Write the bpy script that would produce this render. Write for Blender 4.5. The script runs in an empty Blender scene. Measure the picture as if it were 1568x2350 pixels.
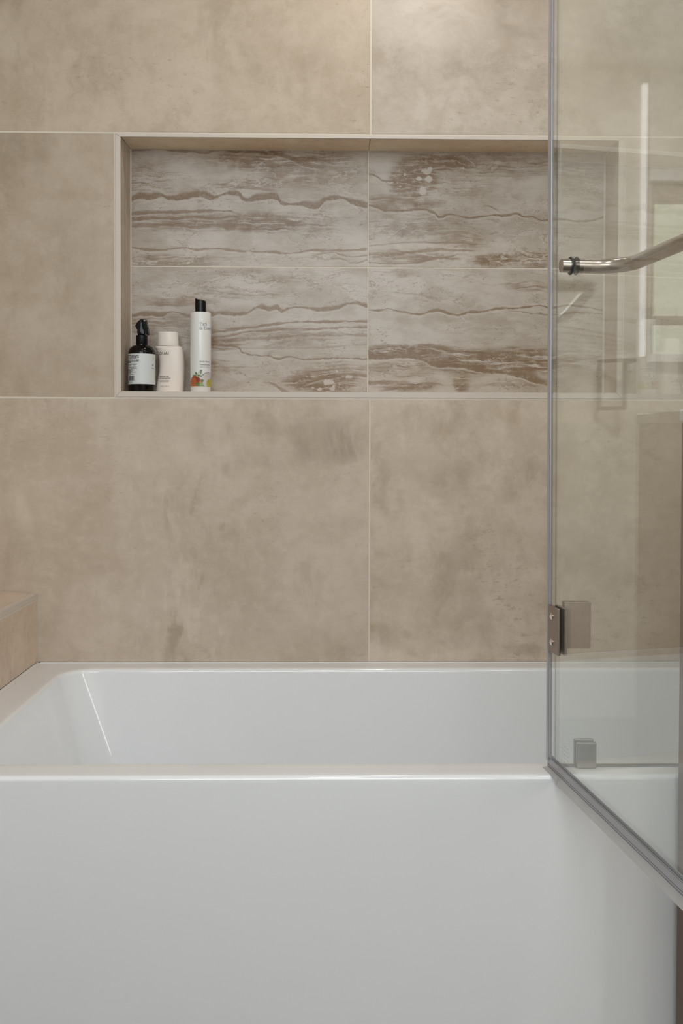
import bpy, bmesh, math, random
from mathutils import Vector, Matrix

random.seed(7)
S = bpy.context.scene
COL = S.collection
PI = math.pi
EYE = 1.07                                   # eye height above the floor: all z below are measured from the floor

# ------------------------------------------------------------------ camera
cd = bpy.data.cameras.new('camera')
cam = bpy.data.objects.new('camera', cd)
COL.objects.link(cam)
cd.sensor_fit = 'AUTO'
cd.sensor_width = 36.0
cd.lens = 36.0
cd.shift_x = -0.00818
cd.shift_y = -0.04681
cd.clip_start = 0.02
right = Vector((0.999844, -0.017434, 0.002899))
fwd = Vector((0.017495, 0.999598, -0.022298))
up = Vector((-0.002509, 0.022345, 0.999747))
m = Matrix((right, up, -fwd)).transposed().to_4x4()
m.translation = Vector((0, -2.3824, EYE))
cam.matrix_world = m
S.camera = cam

# ------------------------------------------------------------------ light and exposure
S.view_settings.view_transform = 'Standard'
S.view_settings.look = 'None'
S.view_settings.gamma = 1.0
S.view_settings.exposure = 0.06
S.view_settings.use_curve_mapping = False
wd = bpy.data.worlds.new('world')
wd.use_nodes = True
wd.node_tree.nodes['Background'].inputs[0].default_value = (0.9, 0.95, 1.0, 1)
wd.node_tree.nodes['Background'].inputs[1].default_value = 0.15
S.world = wd
CEIL = 2.50


def downlight(name, x, y, watts, radius, color, z=CEIL - 0.012, spread=180):
    l = bpy.data.lights.new(name, 'AREA')
    l.shape = 'DISK'
    l.size = radius * 2
    l.energy = watts
    l.color = color
    l.spread = math.radians(spread)
    o = bpy.data.objects.new(name, l)
    o.location = (x, y, z)
    COL.objects.link(o)
    return o


downlight('tub_downlight', 0.18, -0.40, 2.8, 0.045, (1.0, 0.96, 0.91))
downlight('room_downlight', 0.0, -1.5, 2.5, 0.10, (1.0, 0.97, 0.94))
downlight('room_downlight', 0.75, -1.5, 2.5, 0.10, (1.0, 0.97, 0.94))
w = bpy.data.lights.new('soft_daylight', 'AREA')       # broad soft daylight from behind the camera; the wall has no opening here
w.shape = 'RECTANGLE'
w.size, w.size_y = 1.5, 0.9
w.energy = 21.0
w.color = (0.84, 0.94, 1.0)
wo = bpy.data.objects.new('soft_daylight', w)
wo.location = (-0.1, -3.085, 1.98)
wo.rotation_euler = (PI / 2, 0, 0)
COL.objects.link(wo)
sl = bpy.data.lights.new('reflection_fill_spot', 'SPOT')          # added spotlight, unseen: brightens the wall that the glass mirrors
sl.energy = 190.0
sl.spot_size = math.radians(74)
sl.spot_blend = 0.7
sl.shadow_soft_size = 0.22
sl.color = (1.0, 0.98, 0.96)
so = bpy.data.objects.new('reflection_fill_spot', sl)
so.location = (1.0, -1.55, CEIL - 0.06)
so.rotation_euler = (Vector((1.02, -3.1, 1.55)) - Vector(so.location)).to_track_quat('-Z', 'Y').to_euler()
COL.objects.link(so)


# ------------------------------------------------------------------ node helpers
class NT:
    def __init__(self, name):
        self.m = bpy.data.materials.new(name)
        self.m.use_nodes = True
        self.t = self.m.node_tree
        self.t.nodes.clear()
        self.out = self.t.nodes.new('ShaderNodeOutputMaterial')

    def n(self, kind, **kw):
        x = self.t.nodes.new(kind)
        for k, v in kw.items():
            setattr(x, k, v)
        return x

    def l(self, a, b):
        self.t.links.new(a, b)

    def put(self, sock, v):
        if isinstance(v, bpy.types.NodeSocket):
            self.l(v, sock)
        else:
            sock.default_value = v

    def math(self, op, a, b=None, c=None, clamp=False):
        x = self.n('ShaderNodeMath', operation=op, use_clamp=clamp)
        for i, v in enumerate((a, b, c)):
            if v is not None:
                self.put(x.inputs[i], v)
        return x.outputs[0]

    def smooth(self, v, lo, hi, a=0.0, b=1.0):
        x = self.n('ShaderNodeMapRange', interpolation_type='SMOOTHSTEP')
        for i, q in enumerate((v, lo, hi, a, b)):
            self.put(x.inputs[i], q)
        return x.outputs[0]

    def noise(self, vec, scale, detail=3.0, rough=0.5, dist=0.0):
        x = self.n('ShaderNodeTexNoise')
        self.l(vec, x.inputs['Vector'])
        x.inputs['Scale'].default_value = scale
        x.inputs['Detail'].default_value = detail
        x.inputs['Roughness'].default_value = rough
        x.inputs['Distortion'].default_value = dist
        return x.outputs[0]

    def coords(self, offset=(0, 0, 0), scale=(1, 1, 1), vec=None):
        if vec is None:
            vec = self.n('ShaderNodeTexCoord').outputs['Object']
        x = self.n('ShaderNodeMapping')
        self.l(vec, x.inputs[0])
        x.inputs[1].default_value = offset
        x.inputs[3].default_value = scale
        return x.outputs[0]

    def mix(self, f, a, b, mode='MIX'):
        x = self.n('ShaderNodeMix', data_type='RGBA', blend_type=mode)
        self.put(x.inputs[0], f)
        self.put(x.inputs[6], (*a, 1) if isinstance(a, tuple) else a)
        self.put(x.inputs[7], (*b, 1) if isinstance(b, tuple) else b)
        return x.outputs[2]

    def bsdf(self, color, rough=0.5, metal=0.0, **kw):
        x = self.n('ShaderNodeBsdfPrincipled')
        self.put(x.inputs['Base Color'], (*color, 1) if isinstance(color, tuple) else color)
        self.put(x.inputs['Roughness'], rough)
        x.inputs['Metallic'].default_value = metal
        for k, v in kw.items():
            self.put(x.inputs[k.replace('_', ' ')], v)
        self.l(x.outputs[0], self.out.inputs[0])
        return x

    def bump(self, b, h, strength=0.2, dist=0.001):
        x = self.n('ShaderNodeBump')
        x.inputs['Strength'].default_value = strength
        x.inputs['Distance'].default_value = dist
        self.l(h, x.inputs['Height'])
        self.l(x.outputs[0], b.inputs['Normal'])


def plain(name, color, rough=0.5, metal=0.0, grain=0.04, gscale=60, stretch=(1, 1, 1), **kw):
    t = NT(name)
    n = t.noise(t.coords(scale=stretch), gscale, 3)
    c = t.mix(n, tuple(v * (1 - grain) for v in color), tuple(min(1, v * (1 + grain)) for v in color))
    t.bsdf(c, rough, metal, **kw)
    return t.m


def concrete(name, seed, base, dark, light, smear=0.5, vertical=True, blotch=0.5, rough=0.42, spots=()):
    """beige cement-look porcelain: clouds, trowel smears, linen-fine brushing and small pits"""
    t = NT(name)
    o = (seed * 3.17, seed * 1.31, seed * 2.23)
    c0 = t.coords(o)
    warp = t.n('ShaderNodeTexNoise')
    t.l(c0, warp.inputs['Vector'])
    warp.inputs['Scale'].default_value = 6
    wv = t.n('ShaderNodeVectorMath', operation='SCALE')
    t.l(warp.outputs['Color'], wv.inputs[0])
    wv.inputs['Scale'].default_value = 0.09
    wadd = t.n('ShaderNodeVectorMath', operation='ADD')
    t.l(c0, wadd.inputs[0])
    t.l(wv.outputs[0], wadd.inputs[1])
    c = wadd.outputs[0]
    big = t.noise(c, 2.6, 5, 0.62)
    med = t.noise(c, 7.5, 6, 0.68)
    sv = t.coords(scale=(1, 1, 0.28) if vertical else (0.3, 0.3, 1), vec=c)
    smr = t.noise(sv, 24, 5, 0.6)
    region = t.smooth(t.noise(t.coords((5, 2, 9), vec=c0), 3.2, 3), 0.45, 0.68)
    brush = t.noise(t.coords(scale=(0.06, 0.06, 1), vec=c0), 420, 2)
    brush2 = t.noise(t.coords(scale=(1, 1, 0.06), vec=c0), 420, 2)
    grit = t.noise(c0, 160, 3, 0.7)
    col = t.mix(t.smooth(big, 0.33, 0.68), dark, light)
    col = t.mix(0.45, base, col)
    f = t.math('MULTIPLY', t.smooth(med, 0.50, 0.66), blotch)
    col = t.mix(f, col, dark)
    f = t.math('MULTIPLY', t.smooth(med, 0.50, 0.36), blotch * 0.75)
    col = t.mix(f, col, light)
    f = t.math('MULTIPLY', t.math('MULTIPLY', t.smooth(smr, 0.52, 0.66), region), smear)
    col = t.mix(f, col, tuple(v * 0.86 for v in dark))
    f = t.math('MULTIPLY', t.math('MULTIPLY', t.smooth(smr, 0.47, 0.36), region), smear * 0.55)
    col = t.mix(f, col, tuple(min(1, v * 1.04) for v in light))
    mot = t.noise(t.coords((2, 2, 2), scale=(0.8, 0.8, 1), vec=c0), 34, 6, 0.74)
    col = t.mix(t.math('MULTIPLY', t.smooth(mot, 0.50, 0.66), 0.30), col, dark)
    col = t.mix(t.math('MULTIPLY', t.smooth(mot, 0.50, 0.36), 0.30), col, light)
    # smears and pale patches that belong to this tile: x, z from its centre, radii, strength (negative = pale)
    if spots:
        q = t.n('ShaderNodeSeparateXYZ')
        t.l(wadd.outputs[0], q.inputs[0])
        dark_m = light_m = None
        tx = t.math('ADD', 0.30, t.math('MULTIPLY', t.smooth(t.math('ADD', t.math('MULTIPLY', smr, 0.6), t.math('MULTIPLY', med, 0.4)), 0.44, 0.58), 0.9))
        for cx, cz, rx, rz, st in spots:
            dx = t.math('DIVIDE', t.math('SUBTRACT', q.outputs[0], cx + o[0] + 0.045), rx)
            dz = t.math('DIVIDE', t.math('SUBTRACT', q.outputs[2], cz + o[2] + 0.045), rz)
            d = t.math('ADD', t.math('MULTIPLY', dx, dx), t.math('MULTIPLY', dz, dz))
            v = t.math('MULTIPLY', t.smooth(d, 0.0, 1.9, abs(st), 0.0), tx)
            if st > 0:
                dark_m = v if dark_m is None else t.math('MAXIMUM', dark_m, v)
            else:
                light_m = v if light_m is None else t.math('MAXIMUM', light_m, v)
        if dark_m:
            col = t.mix(t.math('MULTIPLY', dark_m, 0.8, clamp=True), col, tuple(v * 0.80 for v in dark))
        if light_m:
            col = t.mix(t.math('MULTIPLY', light_m, 0.8, clamp=True), col, tuple(min(1, v * 1.06) for v in light))
    # rough worn flecks in patches
    fl = t.noise(t.coords(scale=(0.5, 0.5, 1), vec=c0), 95, 4, 0.75)
    pr = t.smooth(t.noise(t.coords((1, 7, 4), vec=c0), 4.5, 3), 0.50, 0.66)
    f = t.math('MULTIPLY', t.math('MULTIPLY', t.smooth(fl, 0.55, 0.66), pr), 0.6)
    col = t.mix(f, col, tuple(v * 0.8 for v in dark))
    g = t.math('ADD', t.math('MULTIPLY', brush, 0.18), t.math('ADD', t.math('MULTIPLY', brush2, 0.10), t.math('MULTIPLY', grit, 0.16)))
    col = t.mix(1.0, col, t.mix(t.math('ADD', g, 0.28), (0.80, 0.80, 0.80), (1.20, 1.20, 1.20)), 'MULTIPLY')
    b = t.bsdf(col, rough)
    b.inputs['Specular IOR Level'].default_value = 0.35
    t.bump(b, t.math('ADD', fl, grit), 0.08, 0.0006)
    return t.m


def curve_node(t, x, pts, ext):
    """height of a vein along the tile: x and pts as fractions 0..1"""
    n = t.n('ShaderNodeFloatCurve')
    t.put(n.inputs['Value'], x)
    cm = n.mapping
    cm.clip_min_x, cm.clip_max_x, cm.clip_min_y, cm.clip_max_y = 0, 1, 0, 1
    c = cm.curves[0]
    pts = sorted(pts)
    c.points[0].location = pts[0]
    c.points[1].location = pts[-1]
    for p in pts[1:-1]:
        c.points.new(*p)
    cm.update()
    return n.outputs[0]


def travertine(name, w, h, veins, clouds, seed):
    """cream travertine-look porcelain with its own veins, bands and stained clouds (millimetres from the tile centre)"""
    t = NT(name)
    tc = t.n('ShaderNodeTexCoord').outputs['Object']
    mm = t.coords(scale=(1000, 1000, 1000), vec=tc)
    s = t.n('ShaderNodeSeparateXYZ')
    t.l(mm, s.inputs[0])
    x, z = s.outputs[0], s.outputs[2]
    o = (seed * 2.7, 0, seed * 4.1)
    c0 = t.coords(o, vec=tc)
    n1 = t.math('SUBTRACT', t.noise(c0, 9, 3), 0.5)
    n2 = t.math('SUBTRACT', t.noise(c0, 38, 4, 0.6), 0.5)
    n3 = t.math('SUBTRACT', t.noise(c0, 150, 3, 0.6), 0.5)
    jag = t.math('ADD', t.math('MULTIPLY', n2, 8.0), t.math('MULTIPLY', n3, 2.2))
    zw = t.math('ADD', z, jag)
    xw = t.math('ADD', x, t.math('MULTIPLY', n2, 14.0))
    # layered sediment
    lay = t.n('ShaderNodeCombineXYZ')
    t.l(t.math('MULTIPLY', x, 0.0035), lay.inputs[0])
    lay.inputs[1].default_value = seed * 3.3
    t.l(t.math('MULTIPLY', t.math('ADD', z, t.math('ADD', t.math('MULTIPLY', n1, 60.0), t.math('MULTIPLY', n2, 7.0))), 0.024), lay.inputs[2])
    strata = t.noise(lay.outputs[0], 2.0, 6, 0.62)
    fine = t.n('ShaderNodeCombineXYZ')
    t.l(t.math('MULTIPLY', x, 0.005), fine.inputs[0])
    fine.inputs[1].default_value = seed
    t.l(t.math('MULTIPLY', t.math('ADD', z, t.math('ADD', t.math('MULTIPLY', n1, 30.0), t.math('MULTIPLY', n2, 9.0))), 0.10), fine.inputs[2])
    fstr = t.noise(fine.outputs[0], 2.2, 4, 0.6)
    cloud = t.noise(t.coords(scale=(0.55, 1, 1), vec=c0), 14, 6, 0.68)
    # stained clouds
    dens = None
    chips = None
    for cx, cz, rx, rz, st in clouds:
        dx = t.math('DIVIDE', t.math('SUBTRACT', xw, cx), rx)
        dz = t.math('DIVIDE', t.math('SUBTRACT', zw, cz), rz)
        d = t.math('ADD', t.math('MULTIPLY', dx, dx), t.math('MULTIPLY', dz, dz))
        if st < 0:                              # pale broken chips
            v = t.smooth(t.math('ADD', d, t.math('ADD', t.math('MULTIPLY', n2, 3.5), t.math('MULTIPLY', n3, 2.5))), 0.55, 0.95, -st, 0.0)
            chips = v if chips is None else t.math('MAXIMUM', chips, v)
            continue
        v = t.smooth(d, 0.1, 2.0, st * 1.5, 0.0)
        dens = v if dens is None else t.math('MAXIMUM', dens, v)
    cream, greige, tan, brown, gold = CREAM, GREIGE, TAN, BROWN, GOLD
    col = t.mix(t.smooth(cloud, 0.40, 0.62), cream, greige)
    f = t.math('MULTIPLY', t.smooth(strata, 0.50, 0.66), t.math('ADD', 0.30, t.math('MULTIPLY', dens, 0.5, clamp=True)))
    col = t.mix(f, col, tan)
    dd = t.math('MULTIPLY', dens, t.smooth(t.math('ADD', t.math('MULTIPLY', cloud, 0.6), t.math('MULTIPLY', fstr, 0.4)), 0.34, 0.54), clamp=True)
    col = t.mix(t.math('MULTIPLY', dd, 0.95), col, t.mix(t.smooth(t.math('ADD', n2, t.math('MULTIPLY', dens, 0.08)), -0.10, 0.16), tan, brown))
    # thin dark and light laminations, stronger in the stained parts
    lam = t.math('ADD', t.math('MULTIPLY', dens, 1.0, clamp=True), 0.16)
    col = t.mix(t.math('MULTIPLY', t.smooth(fstr, 0.55, 0.68), lam), col, brown)
    col = t.mix(t.math('MULTIPLY', t.smooth(fstr, 0.44, 0.33), t.math('MULTIPLY', lam, 0.9)), col, tuple(v * 1.06 for v in cream))
    # pores and flecks
    por = t.noise(t.coords(scale=(0.5, 1, 1), vec=c0), 210, 4, 0.7)
    preg = t.math('MAXIMUM', t.smooth(t.noise(t.coords((4, 2, 8), vec=c0), 13, 3), 0.46, 0.62), t.math('MULTIPLY', dens, 0.7, clamp=True))
    col = t.mix(t.math('MULTIPLY', t.math('MULTIPLY', t.smooth(por, 0.56, 0.66), preg), 0.6), col, tuple(v * 0.85 for v in brown))
    # fine curling seams, dark and pale
    swirl = t.noise(t.coords((3, 5, 1), scale=(0.33, 1, 1), vec=c0), 26, 5, 0.62, 0.5)
    sreg = t.math('ADD', t.math('MULTIPLY', t.smooth(t.noise(t.coords((6, 1, 3), scale=(0.5, 1, 1), vec=c0), 10, 3), 0.46, 0.60), 0.55), t.math('MULTIPLY', dens, 0.35, clamp=True), clamp=True)
    ln = t.smooth(t.math('ABSOLUTE', t.math('SUBTRACT', swirl, 0.5)), 0.002, 0.016, 1.0, 0.0)
    col = t.mix(t.math('MULTIPLY', ln, t.math('MULTIPLY', sreg, 0.75)), col, brown)
    ln = t.smooth(t.math('ABSOLUTE', t.math('SUBTRACT', swirl, 0.535)), 0.002, 0.018, 1.0, 0.0)
    col = t.mix(t.math('MULTIPLY', ln, t.math('MULTIPLY', sreg, 0.8)), col, tuple(v * 1.08 for v in cream))
    ln = t.smooth(t.math('ABSOLUTE', t.math('SUBTRACT', swirl, 0.43)), 0.002, 0.014, 1.0, 0.0)
    col = t.mix(t.math('MULTIPLY', ln, t.math('MULTIPLY', sreg, 0.55)), col, tan)
    # the drawn veins
    u = t.math('ADD', t.math('DIVIDE', xw, w), 0.5)
    mod = t.smooth(t.noise(t.coords((9, 1, 0), scale=(1, 1, 0.2), vec=c0), 17, 3), 0.32, 0.66, 0.25, 1.45)
    tex = t.smooth(n3, -0.20, 0.05, 0.65, 1.0)
    for pts, wa, wb, st, gold_f in veins:
        q = [(min(1, max(0, px / w + 0.5)), min(1, max(0, pz / h + 0.5))) for px, pz in pts]
        x0, x1 = min(p[0] for p in q), max(p[0] for p in q)
        cv = curve_node(t, u, q, None)
        d = t.math('SUBTRACT', zw, t.math('MULTIPLY', t.math('SUBTRACT', cv, 0.5), h))
        up_ = t.smooth(t.math('DIVIDE', d, t.math('MULTIPLY', mod, wa * 1.5)), 0.25, 1.0, 1.0, 0.0)
        dn_ = t.smooth(t.math('DIVIDE', d, t.math('MULTIPLY', mod, -wb * 1.4)), 0.55, 1.0, 1.0, 0.0)
        v = t.math('MULTIPLY', t.math('MULTIPLY', up_, dn_), t.math('MULTIPLY', tex, st))
        if x0 > 0.03:
            v = t.math('MULTIPLY', v, t.smooth(u, x0 - 0.01, x0 + 0.04))
        if x1 < 0.97:
            v = t.math('MULTIPLY', v, t.smooth(u, x1 + 0.01, x1 - 0.04))
        vc = tuple(a * (1 - gold_f) + b * gold_f for a, b in zip(brown, gold))
        col = t.mix(v, col, tuple(k * 0.98 for k in vc))
        # pale rim under the vein, brown bloom above it
        rim = t.math('MULTIPLY', t.smooth(t.math('ABSOLUTE', t.math('ADD', d, wb + 3.5)), 0.4, 3.2, 0.55 * st, 0.0), mod)
        if x0 > 0.03:
            rim = t.math('MULTIPLY', rim, t.smooth(u, x0, x0 + 0.05))
        if x1 < 0.97:
            rim = t.math('MULTIPLY', rim, t.smooth(u, x1, x1 - 0.05))
        col = t.mix(rim, col, tuple(k * 1.04 for k in cream))
    if chips is not None:
        col = t.mix(chips, col, tuple(v * 1.08 for v in cream))
    b = t.bsdf(col, 0.3)
    b.inputs['Specular IOR Level'].default_value = 0.4
    return t.m


CREAM, GREIGE, TAN, BROWN, GOLD = (0.535, 0.472, 0.418), (0.425, 0.358, 0.295), (0.35, 0.265, 0.183), (0.208, 0.122, 0.062), (0.265, 0.175, 0.085)
TRAVERTINE_VEINS = {
 'ul': [
  ([(-286.4, 20.7), (-261.2, 30.3), (-240.2, 26.3), (-219.2, 31.7), (-187.8, 24.5), (-156.3, 29), (-119.5, 34.4), (-88, 27.3), (-51.2, 37), (-30.1, 35.1), (-9.1, 21.6), (17.2, 27), (64.6, 28.4), (82.5, 12.8), (122.6, 12), (164.8, 9.2), (180.6, 22.9), (222.8, 27.4), (254.5, 17.1), (284.1, 10)], 7, 7, 0.95, 0.25),
  ([(-286.4, -13.8), (-245.5, -10.4), (-182.6, -10), (-119.5, -7.5), (-56.4, -7), (-30.1, -12.1)], 3.5, 3.5, 0.75, 0.2),
  ([(-286.5, -29.5), (-235.1, -25), (-182.6, -24.7), (-130, -21.2), (-77.5, -24), (-45.9, -19.5), (-14.3, -19.3)], 2.5, 2.5, 0.75, 0.25),
  ([(-286.5, -46.3), (-224.6, -41.7), (-187.8, -39.4), (-130, -46.3), (-77.5, -40.7), (-51.2, -49), (-3.8, -41.3)], 4, 3, 0.5, 0.1),
  ([(-286.6, -95.5), (-245.7, -100.5), (-187.9, -99.1), (-161.6, -95.8), (-130.1, -98.8), (-77.5, -97.4), (-14.3, -103.3), (49, -104), (112.3, -106.8), (143.9, -100.3), (207.3, -99.9), (284.5, -96.2)], 2.5, 2.5, 0.8, 0.35),
  ([(-286.2, 139.9), (-182.4, 139.6), (-150.9, 137.8), (-109, 135), (-77.5, 141.5), (-14.4, 136.8), (48.7, 134.1), (90.8, 125), (154.1, 102.4), (196.2, 102.8)], 2, 4, 0.55, 0.05),
  ([(-56.4, 45.4), (-30.1, 47.7), (17.2, 46.9), (69.9, 42.1)], 3, 2, 0.5, 0.3),
  ([(154.5, -111.8), (196.7, -105.2), (239, -113.4), (284.5, -111)], 1.5, 1.5, 0.6, 0.3),
  ([(175.7, -124.3), (217.9, -119.8), (249.7, -130.1), (284.6, -121.5)], 1.5, 1.5, 0.6, 0.2),
 ],
 'ur': [
  ([(-286.9, 9), (-265.8, 6), (-251, -0.3), (-198.1, -2), (-157.9, 1.4), (-129.2, -6.8), (-115.4, -17.2), (-92.1, -10.7), (-60.3, -15.8), (-39, -18.8), (-12.5, -15.5), (14, -12.1), (54.3, -11.9), (72.4, -6.5), (88.4, -14.8), (114.9, -16.7), (136.3, -24), (154.3, -21.7), (194.8, -21.5), (237.4, -25.4), (285.2, -14.5)], 2.2, 3, 0.95, 0.4),
  ([(-287.2, 85.6), (-263.9, 78.4), (-251.2, 69.1), (-230.1, 67.1), (-203.6, 68.4)], 2.5, 2.5, 0.8, 0.2),
  ([(-287, 24.7), (-251.1, 27.1), (-224.6, 29.4)], 2, 2, 0.6, 0.3),
  ([(-14.8, 4.5), (3.2, 9.9), (24.5, 2.7), (37.3, -5.7)], 2.5, 3, 0.85, 0.6),
  ([(-286.6, -111), (-250.6, -109.7), (-208.2, -107.3), (-165.9, -101.8), (-123.5, -97.3), (-59.8, -98), (-22.7, -98.8)], 4, 3, 0.7, 0.45),
  ([(-286.5, -128.9), (-229.3, -131.7), (-176.3, -129.3), (-139.3, -120.6), (-102.2, -117.2), (-59.7, -120.1)], 4, 2, 0.75, 0.4),
  ([(-286.6, -87.8), (-229.5, -82.2), (-187.2, -78.8), (-123.6, -79.4), (-49.3, -77.9)], 2, 2, 0.55, 0.3),
  ([(-198.5, 92.6), (-166.8, 104.4), (-135, 106.7), (-103.3, 111.1), (-60.9, 106.2), (-29.1, 104.3)], 4, 5, 0.7, 0.2),
  ([(-166.1, -59.7), (-102.5, -57.2), (-60.1, -52.7), (-28.2, -67.2)], 2, 2, 0.35, 0.2),
 ],
 'll': [
  ([(-286.9, 35.7), (-245.9, 41.2), (-219.6, 39.2), (-182.8, 45.7), (-151.2, 37.4), (-93.3, 40.9), (-66.9, 44.2), (-30, 42.3), (-3.6, 45.5), (12.2, 56.2), (31.2, 59.4), (46, 54.2), (65, 58.5), (78.7, 50.2), (93.5, 55.5), (123.1, 58.8), (170.6, 53.8), (212.9, 59.3), (242.5, 69), (284.9, 62.8)], 5, 4, 0.9, 0.45),
  ([(-98.5, -4.4), (-45.8, 3.2), (1.7, 9.7), (49.2, 17.4), (112.5, 22.9), (176, 24.3), (285, 25.9)], 2.5, 3, 0.85, 0.4),
  ([(-98.5, -16), (-45.8, -9.5), (-3.6, 0.2), (49.2, 2.6), (91.4, 7), (144.3, 6.2), (207.8, 9.7), (285.1, 12.2)], 2, 2.5, 0.7, 0.3),
  ([(-98.5, -23.4), (-35.3, -21), (17.5, -18.7), (70.3, -15.2), (133.8, -8.6), (197.2, -7.3), (285.2, -9)], 5, 3, 0.5, 0.15),
  ([(-77.5, -27.5), (-45.8, -34.8), (-30, -38.9), (-14.1, -52.6), (17.6, -57.7), (49.3, -60.7), (70.4, -65.9), (91.5, -61.6), (133.9, -66.7), (202.7, -64.3), (285.3, -65)], 2, 2, 0.85, 0.35),
  ([(-98.5, -47.7), (-14.1, -42), (80.9, -40.5), (176.1, -39), (229.1, -33.5), (285.2, -30.1)], 2.5, 2, 0.35, 0.2),
  ([(-286.9, 17.8), (-245.9, 22.2), (-214.4, 20.3), (-151.2, 15.3)], 2, 2, 0.4, 0.1),
  ([(28.2, -122.1), (59.9, -128.3), (81.1, -144.1), (123.4, -147.1)], 3, 3, 0.7, 0.6),
  ([(123.4, -125.9), (176.3, -110.9), (208.1, -106.6), (239.9, -102.2), (285.5, -106.3)], 4, 5, 0.7, 0.55),
  ([(-287, -1.1), (-203.9, -7), (-151.2, -0.5)], 3, 3, 0.35, 0.1),
 ],
 'lr': [
  ([(-286.1, 54.4), (-252.2, 53.5), (-239.5, 56.8), (-223.6, 53.7), (-191.8, 47.5), (-159.9, 43.4), (-133.4, 52), (-117.5, 54.2), (-96.2, 48), (-74.9, 41.8), (-37.8, 49.4), (-5.9, 51.6), (26, 58.1), (68.5, 59.4), (111.1, 63.9), (132.4, 66.1), (159.1, 60.9), (196.3, 67.5), (239, 63.5), (292.5, 55.3)], 2.5, 3, 0.95, 0.6),
  ([(47.3, 54), (89.9, 50), (132.5, 44.9), (175.2, 44.1), (228.5, 48.6), (287.2, 44.6)], 1.5, 1.5, 0.7, 0.5),
  ([(-285.7, -63.9), (-249.7, -63.8), (-196.6, -61.4), (-154.1, -67.6), (-132.8, -80.2), (-79.6, -82.1), (-37, -89.3), (-5.1, -94.5), (48.3, -100.7), (91, -109), (123, -119.5), (157.2, -127.8)], 14, 2, 0.9, 0.15),
  ([(-175.5, -34.9), (-143.6, -30.5), (-111.7, -36.7), (-79.8, -42.9)], 4, 5, 0.75, 0.25),
  ([(-285.5, -121.1), (-249.5, -122), (-201.7, -121.8), (-175.1, -124.9)], 3, 5, 0.65, 0.5),
  ([(-239.7, 100), (-207.9, 93.9), (-165.4, 90.9), (-112.3, 76.4)], 3, 3, 0.4, 0.3),
  ([(37.2, -39.2), (69.2, -36.9), (90.5, -36.9)], 2, 2, 0.7, 0.3),
 ],
}
TRAVERTINE_CLOUDS = {
 'ul': [(-151.1, -132.5, 4, 3, -0.85), (-161.6, -31.8, 201.4, 21.2, 0.55), (27.8, -32.7, 116.6, 23.3, 0.75), (69.8, 121.7, 159, 29.7, 0.7), (133, 85.5, 127.2, 31.8, 0.45), (-182.7, -126.4, 127.2, 12.7, 0.4), (196.3, 91.2, 63.6, 10.6, 0.4), (-245.4, 72.3, 63.6, 42.4, 0.35), (164.9, -34.9, 47.7, 26.5, 0.4), (-14.4, 58.2, 63.6, 12.7, 0.5)],
 'ur': [(-164.5, 75.0, 8, 7, -0.85), (-140.2, 74.1, 11, 8, -0.85), (-155.9, 42.5, 15, 9, -0.85), (-147.7, 91.9, 14, 8, -0.85), (-139.2, 98.3, 7, 5, -0.85), (-58.8, 101.0, 9, 3, -0.85), (-198.4, 83.1, 4, 3, -0.85), (-233.2, 65.0, 9, 3, -0.85), (-57.6, -125.4, 7, 5, -0.85), (-208.9, 55.7, 4, 3, -0.85), (-177.2, 71.7, 53, 42.4, 1.1), (-208.7, 13.7, 95.4, 21.2, 0.6), (-124.5, 114.1, 84.8, 19.1, 0.8), (-166.2, -33.3, 116.6, 31.8, 0.4), (34.5, 110.1, 116.6, 31.8, 0.4), (-187, -112.5, 116.6, 14.8, 0.6), (25.3, -121.7, 53, 14.8, 0.9), (121, -121.2, 63.6, 19.1, 0.7), (-60.7, 56.8, 63.6, 26.5, 0.3), (-60, -74.8, 63.6, 31.8, 0.4)],
 'll': [(171.1, -139.5, 8, 5, -0.85), (199.7, -138.4, 12, 6, -0.85), (189.0, -123.6, 11, 7, -0.85), (210.2, -97.0, 3, 3, -0.85), (123.4, -117.5, 3, 3, -0.85), (153.1, -136.4, 4, 2, -0.85), (239.9, -110.7, 9, 3, -0.85), (-77.5, -26.5, 63.6, 17, 0.7), (28.1, -10.2, 169.6, 23.3, 0.4), (176.3, -120.5, 79.5, 23.3, 0.95), (-77.5, -84.5, 63.6, 14.8, 0.35), (70.1, 127, 63.6, 8.5, 0.25), (218.6, -93.8, 74.2, 19.1, 0.45), (-14.2, 89.7, 106, 8.5, 0.35), (-182.7, 73, 84.8, 12.7, 0.4), (-224.9, 20.2, 84.8, 21.2, 0.35), (-14.2, 142.3, 63.6, 8.5, 0.3)],
 'lr': [(-268.5, -144.3, 10, 4, -0.85), (-281.5, -74.5, 5, 3, -0.85), (37.4, -71, 201.4, 29.7, 0.75), (-186, -48.7, 116.6, 17, 0.85), (-207.1, -93.2, 74.2, 19.1, 0.35), (-58.2, -113.8, 21.2, 31.8, 0.6), (-196.3, -130.3, 74.2, 10.6, 0.7), (69.7, -123.9, 74.2, 12.7, 0.35), (100.1, 114.6, 53, 12.7, 0.4), (-208, 141.4, 42.4, 8.5, 0.4)],
}

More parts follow.
